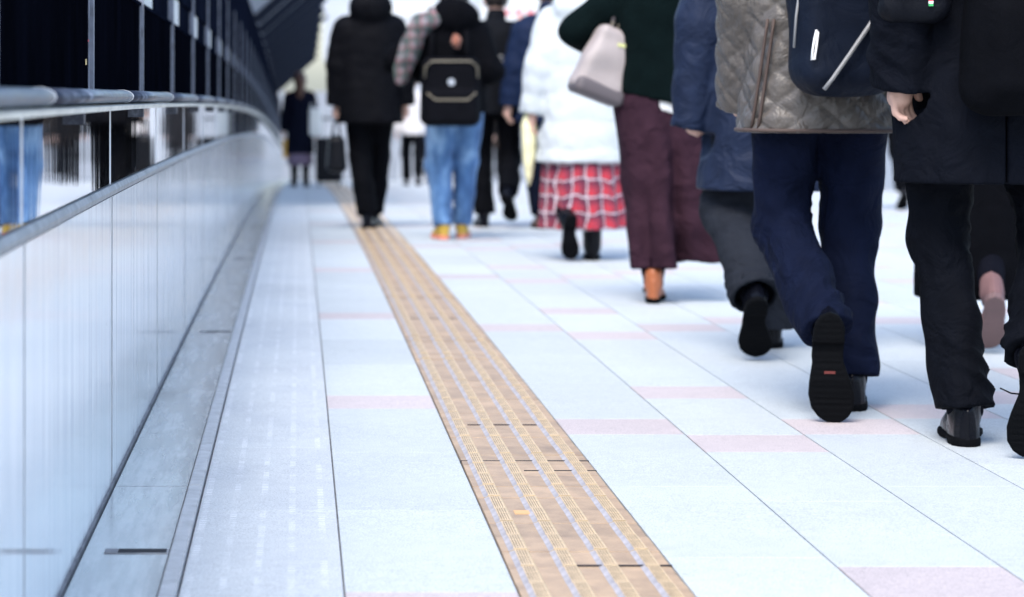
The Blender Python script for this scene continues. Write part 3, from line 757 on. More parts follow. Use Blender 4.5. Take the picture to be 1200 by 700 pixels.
def leg_disp(seed, amp, knee_s, hem_s, stack=1.0, vert=False):
    r = np.random.RandomState(seed); ph = r.uniform(0, 6.28, 8); k2 = r.uniform(.7, 1.3, 8)
    def fn(s_, ang, rr):
        e_knee = np.exp(-((s_ - knee_s) / .10) ** 2); e_hem = np.exp(-((s_ - hem_s + .06) / .10) ** 2) * stack; e_top = np.exp(-((s_ - .05) / .12) ** 2)
        w1 = np.sin(s_ * 72 * k2[0] + 1.8 * np.sin(s_ * 15 + ph[3]) + 2.4 * np.sin(ang + ph[0]) + ph[1]) * (.45 + .55 * np.sin(ang + ph[2] + 3 * s_))
        w2 = np.sin(s_ * 62 * k2[1] + 2.6 * np.sin(ang + ph[3]) + ph[4]) * (.5 + .5 * np.sin(ang + ph[5]))
        w3 = np.sin(ang * 2 + s_ * 9 + ph[6]) * .55 + .45 * np.sin(ang * 3 - s_ * 14 + ph[7])
        w1 = 1 - np.abs(w1) * 1.6; w2 = 1 - np.abs(w2) * 1.6
        if vert: return amp * (.9 * np.sin(ang * 3 + ph[0] + s_ * 1.5) + .6 * np.sin(ang * 5 - s_ * 2 + ph[1]) + .5 * np.sin(ang + s_ * 7 + ph[2])) * np.clip(s_ / .5, .15, 1)
        w4 = 1 - 1.7 * np.abs(np.sin(ang * 1.0 + s_ * 16 * k2[2] + ph[2])); w3 = w3 + .5 * w4 * np.clip(.35 + np.sin(s_ * 7 + ph[5]), 0, 1)
        return amp * (.75 * (e_knee * w1 + e_hem * w2) + .25 * e_top * w1 + .75 * w3)
    return fn
def trousers(P, m, straight=None, radii=(.105, .085, .082, .085), hem=.055, res=None, amp=.008, seed=1, top=None, ex=(1.05, .95), name='trousers', stack=1.0, hem_over=(0, 0), crease=0):
    s = P.s; res = res or P.res; top = top or 1.02 * s
    g = G((-.45, -.75, 0), (.45, .6, top + .02), res)
    T = [(.80, .135, .11), (.90, .172, .122), (1.0, .165, .115), (1.1, .155, .105)]
    g.op(loft([(z * s, a * s * P.wide, b * s, 0, 0) for z, a, b in T]), .03)
    for i in (0, 1):
        hip, kn, an = P.hip[i], P.knee[i], P.ank[i]
        if straight: an = V3(straight[i]); kn = hip * .5 + an * .5
        d1 = np.linalg.norm(kn - hip); dn = an - kn; d2 = np.linalg.norm(dn); w_ = dn / d2
        hp = an - w_ * (hem - .045 + hem_over[i]); end = hp + w_ * .03; dp = leg_disp(seed * 2 + i, amp, d1, d1 + d2 - hem + .03, stack, bool(straight))
        q = G((-.45, -.75, 0), (.45, .6, top + .02), res)
        q.op(cone(hip + (0, 0, -.01), kn, radii[0] * s, radii[1] * s, ex, dp, 0), 0)
        mid = kn * .5 + an * .5 + V3((0, -.012, 0))
        q.op(cone(kn, mid, radii[1] * s, radii[2] * s, ex, dp, d1), .025); q.op(cone(mid, end, radii[2] * s, radii[3] * s, ex, dp, d1 + d2 / 2), .025)
        ww = V3((w_[0] * .6, w_[1] * .7, w_[2])); ww /= np.linalg.norm(ww)
        q.clip(lambda X, Y, Z: (X - hp[0]) * ww[0] + (Y - hp[1]) * ww[1] + (Z - hp[2]) * ww[2])
        r_ = radii[3] * s; q.op(cone(hp - w_ * .04, hp + w_ * .05, r_ - (.03 if straight else .012 + amp), r_ - (.028 if straight else .01 + amp), ex), 0, 's')
        k = .03; h1 = np.clip(.5 + .5 * (g.D - q.D) / k, 0, 1); g.D = (g.D * (1 - h1) + q.D * h1 - k * h1 * (1 - h1)).astype(np.float32)
    wv = wob(seed + 40, 6, 22); g.disp(lambda X, Y, Z: .0022 * wv(X, Y, Z) * (amp / .008))
    return obj(name, g.mesh(name), m, P.root)

def quilt_puff(lam, amp):
    return lambda s_, ang, rr: amp * (np.abs(np.sin(math.pi * s_ / lam)) ** .55 - .6)
def quilt_diamond(lam, amp):
    def fn(s_, ang, rr):
        u = ang * rr
        a = np.abs(np.sin(math.pi * (u * .8 + s_) / lam)); b = np.abs(np.sin(math.pi * (u * .8 - s_) / lam))
        return amp * (np.minimum(a, b) ** .38 - .75)
    return fn
def coat(P, m, hem, ease=.0, flare=.0, sleeve=(.078, .064, .056), cuff=.02, disp=None, sdisp=None, res=None, amp=.006, seed=1, name='coat', hood=None, collar=True, tab=None, vent=False, hemtilt=0, pw=2.3, top=None, sleeves=True):
    s = P.s; res = res or P.res; w_ = P.wide
    g = G((-.55, -.5, hem - .03), (.55, .62, 1.75 * s), res)
    ln_ = P.sh[0][1]
    if tab is None:
        tab = [(1.47, .075, .07), (1.44, .125, .088), (1.40, .178, .112), (1.30, .2, .128), (1.18, .198, .13), (1.05, .192, .13), (.95, .198, .138), (.85, .205, .142)]
        tab = [(z * s, (a + ease) * w_ * s, (b + ease) * s) for z, a, b in tab]
    tab = [t for t in tab if t[0] > hem + .04]; last = min(tab)
    tab.append((hem - .02, last[1] + flare, last[2] + flare * .9))
    tb = [(z, a, b, 0, ln_ * max(0, min(1, (z / s - .9) / .5)) - .01) for z, a, b in tab]
    body = loft(tb, disp, pw); g.op(body, 0)
    if collar: g.op(cone(P.neck + (0, -.01, -.03), P.neck + (0, .0, .045), .078 * s, .074 * s), .03)
    if hood: g.op(ell(P.neck + V3(hood[0]), hood[1]), .03)
    if sleeves:
        for i in (0, 1):
            sh, el, wr = P.sh[i], P.el[i], P.wr[i]; d1 = np.linalg.norm(el - sh); f_ = wr - el; d2 = np.linalg.norm(f_); f_ = f_ / d2
            sdp = sdisp or leg_disp(seed * 3 + i, amp, d1, d1 + d2 + .02, .8)
            e = wr + f_ * (cuff)
            g.op(cone(sh * V3((.90, 1, 1)) + (0, 0, -.035 * s), el, (sleeve[0] + ease * .6) * s, (sleeve[1] + ease * .5) * s, None, sdp, 0), .035)
            g.op(cone(el, e, (sleeve[1] + ease * .5) * s, (sleeve[2] + ease * .3) * s, None, sdp, d1), .02)
            g.op(cone(e - f_ * .005, e + f_ * .12, .06 * s, .06 * s), 0, 's') if False else None
            ec = e + f_ * .0
            def cut(X, Y, Z, ec=ec, f_=f_):
                q = (X - ec[0]) * f_[0] + (Y - ec[1]) * f_[1] + (Z - ec[2]) * f_[2]
                return np.maximum(-q, np.sqrt((X - ec[0]) ** 2 + (Y - ec[1]) ** 2 + (Z - ec[2]) ** 2) - .1)
            g.op((ec - .12, ec + .12, cut), 0, 's'); g.op(cone(ec - f_ * .05, ec + f_ * .04, .034 * s, .036 * s), 0, 's')
    wv = wob(seed + 10, 6, 14, (1, 1, .6)); wv2 = wob(seed + 20, 6, 34, (1, 1, .8))
    g.disp(lambda X, Y, Z: amp * (.55 * wv(X, Y, Z) + .25 * wv2(X, Y, Z)))
    g.clip(lambda X, Y, Z: hem + hemtilt * X - Z + 0 * Y)
    tin = [(z, a - .02, b - .02, cx, cy) for z, a, b, cx, cy in tb if z < hem + .25] + [(hem - .05, tb[-1][1] - .02, tb[-1][2] - .02, tb[-1][3], tb[-1][4])]
    tin = sorted(set(tin))
    if len(tin) > 1:
        tin = [t for t in tin if t[0] < hem + .14]
        if len(tin) == 1: tin.append((hem + .1, *tin[0][1:]))
        g.op(loft(tin, None, pw), 0, 's')
    if vent: g.op(rbox((vent[0], -.2, hem + vent[2] / 2 - .02), (vent[1], .14, vent[2] / 2 + .02), .004), 0, 's')
    return obj(name, g.mesh(name), m, P.root)

def skirt(P, m, top, hem, tab, pleats=14, amp=.014, seed=1, name='skirt', res=None, cx=0, cy=0):
    g = G((-.5, -.5, hem - .02), (.5, .5, top + .02), res or P.res)
    r = np.random.RandomState(seed); ph = r.uniform(0, 6.28, 3)
    def dp(z, ang, rr):
        k = np.clip((top - z) / (top - hem), 0, 1)
        return amp * k * (np.sin(ang * pleats + 1.2 * np.sin(ang * 3 + ph[0]) + 2 * z) + .5 * np.sin(ang * (pleats // 2) + ph[1]))
    g.op(loft(tab, dp, 2.0), 0)
    g.clip(lambda X, Y, Z: np.maximum(hem - Z, Z - top) + 0 * X + 0 * Y)
    t = sorted(tab); tin = [(z, a - .02, b - .02, c, d) for z, a, b, c, d in t if z < hem + .3]
    tin = [(hem - .03, *tin[0][1:])] + tin
    if len(tin) > 1: g.op(loft(sorted(set(tin))[:3], None, 2.0), 0, 's')
    return obj(name, g.mesh(name, lambda co: np.arctan2(co[:, 0] - cx, -(co[:, 1] - cy)) * .2), m, P.root)

def plaid(name, stripes, attr=True, sc=1.0):
    """stripes: (period, width, offset, colour) laid both ways"""
    def fn(n, b, tc):
        sp = N(n, 'SeparateXYZ'); n.links.new(tc.outputs['Object'], sp.inputs[0])
        if attr: a = N(n, 'Attribute', attribute_name='cu'); u = a.outputs['Fac']
        else: u = sp.outputs[0]
        dz = noise(n, tc.outputs['Object'], 9, 2)
        u = mth(n, 'MULTIPLY_ADD', dz, .065, u); v_ = mth(n, 'MULTIPLY_ADD', noise(n, tc.outputs['Object'], 11, 2, (1, 1, .5)), .07, sp.outputs[2])
        base, rest_ = stripes[0], stripes[1:]
        col = base
        for per, wd, off_, cc in rest_:
            for axis in (u, v_):
                fr = mth(n, 'FRACT', mth(n, 'ADD', mth(n, 'DIVIDE', axis, per * sc), off_ + 20))
                k = mth(n, 'MULTIPLY', mth(n, 'LESS_THAN', fr, wd), .62)
                col = mixc(n, k, col, cc)
        n.links.new(col, b.inputs['Base Color'])
        bumpn(n, b, noise(n, tc.outputs['Object'], 300, 3), .001)
    return mat(name, (.5, .1, .1), .85, sheen=.1, colfn=fn)

# ------------------------------------------------------------------ bags and small things
def sdfobj(name, lo, hi, h, ops, m, parent=None, mtx=None, disp=None):
    g = G(lo, hi, h)
    for o in ops: g.op(*o)
    if disp: g.disp(disp)
    return obj(name, g.mesh(name), m, parent, mtx=mtx)
def local(P, x, y, z): return P.X + x, P.Y + y, deck(P.Y) + z
BLACKC = fab('black_wool', (.0035, .004, .0062))
BLACKT = fab('black_trouser', (.0042, .005, .0075), var=.2)
STRAP = fab('strap_webbing', (.01, .011, .014), .8)
PIPE = mat('pale_zip', (.24, .24, .24), .5)
WHITE = mat('white_cord', (.8, .8, .8), .5)
GOLD = mat('tan_zip', (.16, .14, .10), .5)

# ---- 1 near man in dark coat, at the right edge
P = make_person('man in long dark coat and black trousers at the right edge, nearest of all', 1.70, 5.9, 1.76, bres=.0048, feet=[dict(x=-.066, y=-.06, yaw=9), dict(toe=(.02, -.33, .008), pitch=74, yaw=16, kn=(.55, 1, 0))],
    arms=(dict(hand=(-.23, -.075, .925), fwd=(.75, .65, 0), curl=.5), dict(hand=(.25, .12, .86))), res=.008, hair=HAIRD, wide=.95, shoes=dict(kind='dress', mat=LEATHER))
trousers(P, m=fab('charcoal_suit', (.0048, .006, .010), .8, fold=.028, var=.2), radii=(.098, .074, .068, .066), hem=.045, res=.0075, amp=.0115, seed=4, stack=1.2)
coat(P, fab('dark_navy_coat', (.0062, .0078, .0135), .8, fold=.022, var=.15), .64, ease=.018, flare=.012, sleeve=(.08, .07, .062), cuff=.045, res=.008, amp=.008, seed=5, vent=(.0, .003, .22), name='long_coat')
m = MB(); R = P.foot[1].to_3x3()
m.tube([P.foot[1] @ Vector((-.012, .1, .098)), P.foot[1] @ Vector((-.05, .1, .105)), P.foot[1] @ Vector((-.075, .085, .098))], .0022, 6); obj('lace', m.mesh('lace', True), LEATHER, P.root)
bp_ = empty('backpack', local(P, .035, -.265, .835), label='black soft backpack on the back of the man at right edge', cat='backpack')
sdfobj('bag_body', (-.2, -.14, -.06), (.2, .14, .5), .009, [(rbox((0, 0, .21), (.155, .085, .235), .07, taper=.08), 0), (rbox((0, -.07, .13), (.12, .04, .12), .04), .02)], BLACKC, bp_, disp=lambda X, Y, Z: .005 * wob(3, 6, 16)(X, Y, Z))
m = MB(); m.tube([(.0, -.098, .32), (.005, -.118, .22), (.005, -.117, .05)], .003, 6); obj('seam', m.mesh('seam'), STRAP, bp_)
for sx in (-.11, .11):
    m = MB(); m.tube([(sx, .07, .42), (sx, .16, .52), (sx, .27, .60), (sx, .40, .53), (sx, .43, .38)], .014, 8); obj('strap', m.mesh('strap', True), STRAP, bp_)
sb = empty('shoulder_bag', local(P, -.222, -.15, 1.03), label='black shoulder bag with tiny red white green tag at the man\'s elbow', cat='bag')
sdfobj('bag_body', (-.12, -.12, -.03), (.12, .12, .36), .008, [(rbox((0, 0, .15), (.088, .06, .15), .045), 0)], fab('black_nylon', (.007, .0085, .014), .5, spec=.25), sb, disp=lambda X, Y, Z: .006 * wob(8, 6, 22)(X, Y, Z))
m = MB(); m.tube([(-.05, .02, .29), (0.03, .09, .40), (.08, .15, .45), (.12, .2, .38)], .012, 8); obj('strap', m.mesh('strap', True), STRAP, sb)
tg = MB()
for i in range(3): tg.box(.026, .036, -.071, -.063, .05 - i * .006, .056 - i * .006, i)
tgm = tg.mesh('tag')
for c_ in ((.7, .04, .05), (.8, .8, .8), (.05, .4, .12)): tgm.materials.append(mat('tag_colour', c_, .6))
obj('tag', tgm, None, sb)

# ---- 2 man in quilted jacket
P = make_person('man in olive brown quilted jacket and navy trousers, sole of left shoe showing', 1.43, 6.5, 1.74, feet=[dict(toe=(-.046, -.29, .012), pitch=80, yaw=9), dict(x=.078, y=.0, yaw=9)],
    arms=(dict(hand=(-.195, .12, .89), elbow=(-.35, -1, 0)), dict(hand=(.2, .22, .97))), res=.0075, wide=.96, hair=HAIRD, shoes=dict(kind='dress', L=.3, w=.056))
trousers(P, fab('navy_chino', (.0085, .0135, .038), .8, fold=.028, var=.2), radii=(.103, .079, .071, .065), hem=.06, res=.0075, amp=.0105, seed=7, stack=1.1, hem_over=(-.012, -.01))
QJ = fab('quilted_olive', (.088, .077, .068), .4, fold=.02, spec=.4, var=.22, vscale=22, bump=.0025, bscale=70)
coat(P, QJ, .755, ease=.026, flare=.012, sleeve=(.08, .07, .06), cuff=.07, disp=quilt_diamond(.088, .0115), sdisp=quilt_diamond(.085, .0105), res=.0065, amp=.0045, seed=12, name='quilted_jacket', pw=2.6)
BR = mat('brown_binding', (.062, .04, .032), .7)
def ring(P, z, a, b, cy, pw=2.6, n=64, x0=-9, x1=9):
    o = []
    for i in range(n + 1):
        t = 2 * math.pi * i / n; c, q = math.cos(t), math.sin(t)
        k = (abs(c) ** pw + abs(q) ** pw) ** (-1 / pw); o.append((a * k * c, cy + b * k * q, z))
    return o
hm = MB(); hm.tube(ring(P, .762, .233, .176, -.012), .0058, 6); obj('hem_binding', hm.mesh('hem', True), BR, P.root)
for x0, x1 in ((-.163, -.2), (-.178, -.214)):
    pts = []
    for i in range(9):
        t = i / 8; z = 1.06 - t * .298; xx = x0 + (x1 - x0) * t; a, b = .228, .174
        pts.append((xx, -.012 - b * max(0, 1 - (abs(xx) / a) ** 2.6) ** (1 / 2.6) - .003, z))
    m = MB(); m.tube(pts, .0045, 6); obj('vent_binding', m.mesh('vb', True), BR, P.root)
m = MB(); m.box(-.014, .014, .135, .1415, -.0016, .002); 
lg_ = obj('sole_mark', m.mesh('mark'), mat('red_mark', (.13, .022, .018), .7), [c for c in P.shoe0.children][0])
lg_.location = (0, -.05, .0035)
bp_ = empty('backpack', local(P, -.005, -.275, .86), label='navy backpack with pale diagonal zip on the quilted jacket', cat='backpack')
NV = fab('navy_nylon', (.009, .0145, .031), .5, spec=.25, var=.15, bump=.0008)
wvb = wob(21, 6, 15)
sdfobj('bag_body', (-.2, -.14, -.06), (.2, .15, .52), .008, [(rbox((0, 0, .235), (.148, .085, .235), .075, taper=-.02), 0), (rbox((0, -.06, .17), (.125, .045, .15), .045), .03)], NV, bp_, disp=lambda X, Y, Z: .005 * wvb(X, Y, Z))
m = MB(); m.tube([(-.075, -.108, .012), (-.055, -.117, .04), (-.01, -.119, .105), (.035, -.116, .17), (.075, -.1, .225), (.1, -.086, .26)], .006, 6); obj('zip', m.mesh('zip', True), PIPE, bp_)
m = MB(); m.tube([(-.094, -.108, .165), (-.101, -.113, .14), (-.105, -.113, .115), (-.107, -.108, .088), (-.1, -.112, .09), (-.096, -.114, .12), (-.091, -.11, .16)], .0032, 6); obj('zip_pull', m.mesh('zp', True), WHITE, bp_)
m = MB(); m.tube([(-.142, -.058, .12), (-.138, -.066, .2), (-.125, -.08, .32)], .0035, 6); obj('side_zip', m.mesh('sz', True), PIPE, bp_)
for sx in (-.1, .1):
    m = MB(); m.tube([(sx, .07, .42), (sx, .17, .51), (sx, .28, .585), (sx, .40, .52), (sx, .44, .38)], .014, 8); obj('strap', m.mesh('strap', True), STRAP, bp_)

# ---- 3 person in navy padded coat
P = make_person('person in long navy padded coat with grey trousers, between quilted jacket and purple trousers', 1.57, 7.95, 1.70, feet=[dict(toe=(-.10, -.23, .004), pitch=50, yaw=4), dict(x=.045, y=.19)],
    arms=(dict(hand=(-.265, -.03, .855), curl=.9), None), res=.0085, hair=HAIRD, shoes=dict(kind='dress', L=.27))
trousers(P, fab('grey_trouser', (.030, .035, .047), .8, fold=.022, var=.15), radii=(.1, .086, .084, .09), hem=.035, amp=.011, seed=14, stack=.6)
NC = fab('navy_padded', (.023, .035, .075), .5, fold=.026, spec=.2, var=.2, bump=.0025, bscale=45)
coat(P, NC, .545, ease=.018, flare=.022, sleeve=(.084, .074, .062), cuff=.12, disp=quilt_puff(.17, .006), sdisp=quilt_puff(.15, .006), amp=.011, seed=17, name='padded_coat', hood=((0, -.12, .0), (.13, .07, .1)))

# ---- 4 woman in green jumper and purple wide trousers
P = make_person('woman in dark green jumper and wide plum purple trousers with tan heeled shoes', 1.535, 10.05, 1.66, feet=[dict(x=-.05, y=-.09, z=.004, yaw=10, pitch=0), dict(x=.02, y=.36, z=.0)],
    arms=(dict(hand=(-.20, .2, 1.05), elbow=(-1, -.6, 0)), dict(hand=(.24, .05, .84))), female=True, res=.0095, hair=HAIRB, hairstyle='bob', shoes=dict(kind='dress', L=.245, w=.043, mat=mat('tan_leather', (.33, .10, .035), .4), sole=RUBBER))
PL = fab('plum_wool', (.058, .027, .042), .9, fold=.03, var=.12)
trousers(P, PL, radii=(.122, .116, .108, .098), hem=.045, amp=.019, seed=22, ex=(1.15, .98), stack=.15, name='wide_trousers', straight=((-.03, -.06, .145), (.155, -.01, .17)))
coat(P, fab('white_shirt', (.8, .79, .75), .8), .80, ease=-.006, flare=.0, hemtilt=-.22, sleeve=(.055, .045, .04), name='shirt', amp=.004, seed=25, sleeves=False)
coat(P, fab('green_knit', (.0035, .0095, .010), .95, bump=.003, bscale=120), .84, ease=.012, flare=.004, hemtilt=-.22, sleeve=(.072, .062, .052), seed=27, name='jumper', amp=.007)
hb = empty('handbag', local(P, -.275, -.05, .84), .25, label='beige taupe shoulder bag hanging beside the green jumper', cat='handbag'); hb.scale = (.88, .88, .88)
TP = mat('taupe_leather', (.34, .295, .28), .55, var=.08, vscale=12, bump=.001, bscale=120); TPD = mat('taupe_base', (.10, .085, .09), .6)
Rt = Matrix.Rotation(math.radians(20), 3, 'Y'); Rl = [list(r) for r in Rt]
sdfobj('bag_body', (-.22, -.12, -.08), (.25, .12, .45), .009, [(rbox((.03, 0, .19), (.11, .07, .17), .04, Rl, taper=.22), 0)], TP, hb, disp=lambda X, Y, Z: .005 * wob(5, 6, 18)(X, Y, Z))
sdfobj('base', (-.25, -.12, -.1), (.2, .12, .16), .009, [(rbox((-.012, 0, .055), (.128, .078, .042), .03, Rl), 0)], TPD, hb)
m = MB(); m.tube([(.06, -.02, .36), (.10, .0, .5), (.16, .04, .62), (.15, .12, .58), (.09, .06, .36)], .011, 8); obj('strap', m.mesh('st', True), TPD, hb)
for sx in (.055, .09): 
    m = MB(); m.tube([(sx, -.03, .345), (sx, -.035, .37), (sx + .006, -.03, .385)], .007, 6); obj('buckle', m.mesh('bk', True), GOLD, hb)
m = MB(); m.box(.02, .075, -.078, -.07, .275, .29); obj('label_patch', m.mesh('lp'), mat('lime_patch', (.6, .62, .25), .6), hb).rotation_euler = (0, math.radians(10), 0)

# ---- 5 woman in white padded coat
P = make_person('woman in white padded hooded coat over red plaid skirt', 1.535, 12.9, 1.60, feet=[dict(toe=(-.095, -.22, .01), pitch=74), dict(x=.05, y=-.04)],
    arms=(dict(hand=(-.265, .0, .80)), None), female=True, res=.011, hair=HAIRD, hairstyle='bob', shoes=dict(kind='boot', L=.26, w=.048))
SK = plaid('red_plaid', [(.42, .022, .04), (.088, .5, 0, (.008, .010, .035)), (.088, .09, .66, (.7, .62, .66)), (.088, .06, .16, (.02, .02, .05))])
skirt(P, SK, .8, .17, [(.84, .17, .13, 0, 0), (.6, .205, .17, 0, 0), (.15, .235, .215, .01, 0)], 11, .014, 3)
coat(P, fab('white_padded', (.47, .505, .52), .65, spec=.15, var=.03, bump=.002, bscale=30), .53, ease=.042, flare=.02, sleeve=(.088, .08, .066), disp=quilt_puff(.15, .006), sdisp=quilt_puff(.14, .006), amp=.008, seed=33, name='padded_coat', hood=((0, -.1, -.0), (.17, .1, .12)))
um = empty('umbrella', local(P, -.285, .02, .40), label='furled pale yellow umbrella held by the woman in white', cat='umbrella')
m = MB(); m.tube([(0, 0, .0), (0, 0, .05), (0, 0, .15), (0, 0, .33), (0, 0, .42)], [.006, .02, .034, .042, .02], 12); obj('canopy', m.mesh('can', True), fab('pale_yellow', (.72, .68, .42), .7), um)
m = MB(); m.tube([(0, 0, .41), (0, 0, .5)], .008, 8); obj('handle', m.mesh('hn', True), mat('handle_wood', (.3, .2, .1), .5), um)

# ---- 6 person with blue jeans and black backpack
P = make_person('person in blue jeans and black fleece with backpack', .985, 15.1, 1.63, feet=[dict(x=-.07, y=-.06, yaw=-14), dict(x=.055, y=.12, yaw=12)], female=True, res=.0115, hair=HAIRD, hairstyle='long',
    arms=(dict(hand=(-.16, .18, 1.05), elbow=(-1, -.3, 0)), dict(hand=(.17, .16, 1.02), elbow=(.35, -1, -.3))),
    shoes=dict(kind='sneaker', L=.25, w=.047, mat=mat('yellow_canvas', (.45, .29, .04), .7), sole=mat('rubber_red', (.62, .2, .14), .6)))
def jeanfn(n, b, tc):
    a = noise(n, tc.outputs['Object'], 7, 4, (1.6, 1, .7)); f2 = noise(n, tc.outputs['Object'], 260, 2)
    c = ramp(n, a, [(.34, (.03, .085, .20)), (.52, (.065, .16, .33)), (.68, (.2, .35, .55))])
    n.links.new(mixc(n, .3, c, ramp(n, f2, [(.35, (.6, .6, .65)), (.6, (1, 1, 1))]), 'MULTIPLY'), b.inputs['Base Color'])
trousers(P, mat('blue_denim', (.1, .22, .45), .85, sheen=.1, colfn=jeanfn), radii=(.122, .09, .074, .066), hem=.05, amp=.008, seed=41, name='jeans')
coat(P, BLACKC, .80, ease=.022, sleeve=(.085, .078, .065), amp=.007, seed=44, name='fleece', hood=((0, -.09, .03), (.15, .1, .12)))
SC = plaid('scarf_plaid', [(.20, .19, .20), (.075, .45, 0, (.012, .015, .02)), (.075, .12, .5, (.22, .025, .04)), (.075, .1, .75, (.05, .12, .09))], attr=False)
g = G((-.42, -.3, .92), (.12, .15, 1.52), .011); wv = wob(9, 6, 25)
g.op(cone((-.06, -.1, 1.44), (-.22, -.1, 1.36), .05, .065, (1.2, 1)), .03); g.op(cone((-.22, -.1, 1.36), (-.30, -.09, 1.16), .06, .065), .04); g.op(cone((-.30, -.09, 1.16), (-.335, -.06, 1.02), .058, .05), .03)
g.disp(lambda X, Y, Z: .008 * wv(X, Y, Z)); obj('scarf', g.mesh('scarf'), SC, P.root)
bp_ = empty('backpack', local(P, -.04, -.29, .72), label='black backpack with tan zip lines above blue jeans', cat='backpack')
BN = fab('black_canvas', (.0055, .006, .009), .75)
sdfobj('bag_body', (-.24, -.16, -.05), (.24, .16, .5), .011, [(rbox((0, .02, .215), (.185, .085, .215), .06, taper=.03), 0), (rbox((0, -.065, .12), (.165, .05, .11), .035), .015)], BN, bp_)
m = MB(); m.tube([(-.165, -.072, .30), (-.16, -.075, .37), (-.12, -.072, .405), (.12, -.072, .405), (.16, -.075, .37), (.165, -.072, .30)], .006, 6); obj('zip', m.mesh('z', True), GOLD, bp_)
m = MB(); m.tube([(-.15, -.108, .205), (-.1, -.112, .165), (.1, -.112, .165), (.15, -.108, .21)], .007, 6); obj('zip', m.mesh('z', True), GOLD, bp_)
m = MB(); m.tube([(0.0, -.062, .275), (0, -.075, .275)], .022, 14); obj('round_badge', m.mesh('bd'), mat('grey_badge', (.35, .38, .42), .5), bp_)
for sx in (-.11, .11):
    m = MB(); m.tube([(sx, .09, .38), (sx, .14, .58), (sx, .25, .74), (sx, .36, .7), (sx, .38, .5)], .016, 8); obj('strap', m.mesh('s', True), BN, bp_)
pom = empty('pompom_charm', local(P, -.0, -.215, 1.20), label='brown fluffy charm hanging at the hood of the backpack wearer', cat='charm')
sdfobj('fluff', (-.06, -.06, -.02), (.06, .06, .13), .007, [(ell((0, 0, .05), (.03, .03, .042)), 0)], mat('brown_fluff', (.24, .085, .05), .95, sheen=.3), pom, disp=lambda X, Y, Z: .004 * wob(2, 6, 120)(X, Y, Z))
m = MB(); m.tube([(0, 0, .08), (0, .01, .14)], .004, 6); obj('cord', m.mesh('c'), BN, pom)

# ---- 7 man in black hooded coat on the tactile strip
P = make_person('man in black hooded coat walking on the tactile strip', .50, 16.7, 1.76, feet=[dict(x=-.02, y=-.1, yaw=4), dict(x=.035, y=.3, yaw=10)], res=.012, hair=HAIRD,
    arms=(dict(hand=(-.235, .02, .83)), dict(hand=(.25, .06, .84))))
trousers(P, BLACKT, radii=(.1, .08, .076, .074), amp=.008, seed=51)
coat(P, fab('black_padded', (.0045, .005, .0078), .65, spec=.15), .735, ease=.024, flare=.0, sleeve=(.084, .075, .064), amp=.009, seed=53, name='hooded_coat', hood=((0, -.09, .05), (.15, .11, .12)), sdisp=quilt_puff(.12, .005))
hb = empty('holdall', local(P, -.235, .03, .385), label='black holdall carried in the hand of the man in black coat', cat='bag')
sdfobj('bag_body', (-.1, -.22, -.03), (.1, .22, .32), .011, [(rbox((0, 0, .135), (.065, .17, .13), .045, taper=.15), 0)], fab('bag_black', (.007, .008, .012), .4, spec=.4), hb)
for sx in (-.03, .03):
    m = MB(); m.tube([(sx, -.07, .25), (sx * .6, -.05, .34), (0, 0, .375), (sx * .6, .05, .34), (sx, .07, .25)], .008, 6); obj('handle', m.mesh('h', True), STRAP, hb)

# ---- 8 man in charcoal jacket
P = make_person('dark haired man in charcoal jacket and black trousers beyond the jeans wearer', 1.40, 16.9, 1.71, feet=[dict(x=-.085, y=.0), dict(toe=(.10, -.22, .05), pitch=42, yaw=24)], res=.012, hair=HAIRD)
trousers(P, BLACKT, radii=(.1, .08, .076, .076), amp=.008, seed=61); coat(P, fab('charcoal_jacket', (.009, .0105, .0145), .7), .80, ease=.03, seed=63, name='jacket', amp=.008, sdisp=quilt_puff(.12, .004))
m = MB(); m.box(-.05, .03, -.187, -.182, 1.2, 1.215); m.box(-.03, .05, -.187, -.182, 1.17, 1.185); obj('print', m.mesh('print'), PIPE, P.root)
# ---- 9 man in blue padded jacket
P = make_person('man in blue padded jacket half hidden behind the white coat', 1.745, 16.6, 1.75, feet=[dict(x=-.05, y=-.02), dict(x=.10, y=.25)], res=.012, hair=HAIRD,
    arms=(dict(hand=(-.285, .0, .84)), None), shoes=dict(kind='dress', mat=mat('brown_leather', (.12, .055, .03), .4)))
trousers(P, fab('dark_navy_trouser', (.005, .008, .019)), radii=(.1, .08, .076, .075), amp=.008, seed=71); coat(P, fab('blue_padded', (.013, .025, .068), .5, spec=.2), .74, ease=.035, seed=73, name='padded_jacket', amp=.006, disp=quilt_puff(.09, .007), sdisp=quilt_puff(.09, .007))

# ---- 10 person in long black coat with pink shoes behind the nearest man
PK = mat('pink_suede', (.15, .08, .08), .8)
P = make_person('person in long black coat with pink lace-up shoes, beyond the nearest man', 2.30, 8.1, 1.62, feet=[dict(x=.05, y=.3), dict(toe=(.005, -.16, .0), pitch=52, yaw=10)], res=.01, hair=HAIRD, hairstyle='bob', shoes=dict(kind='sneaker', L=.25, w=.047, mat=PK, sole=mat('sole_pinkgrey', (.14, .085, .085), .7)))
coat(P, BLACKC, .175, ease=.012, flare=-.005, seed=83, name='long_coat', amp=.007)
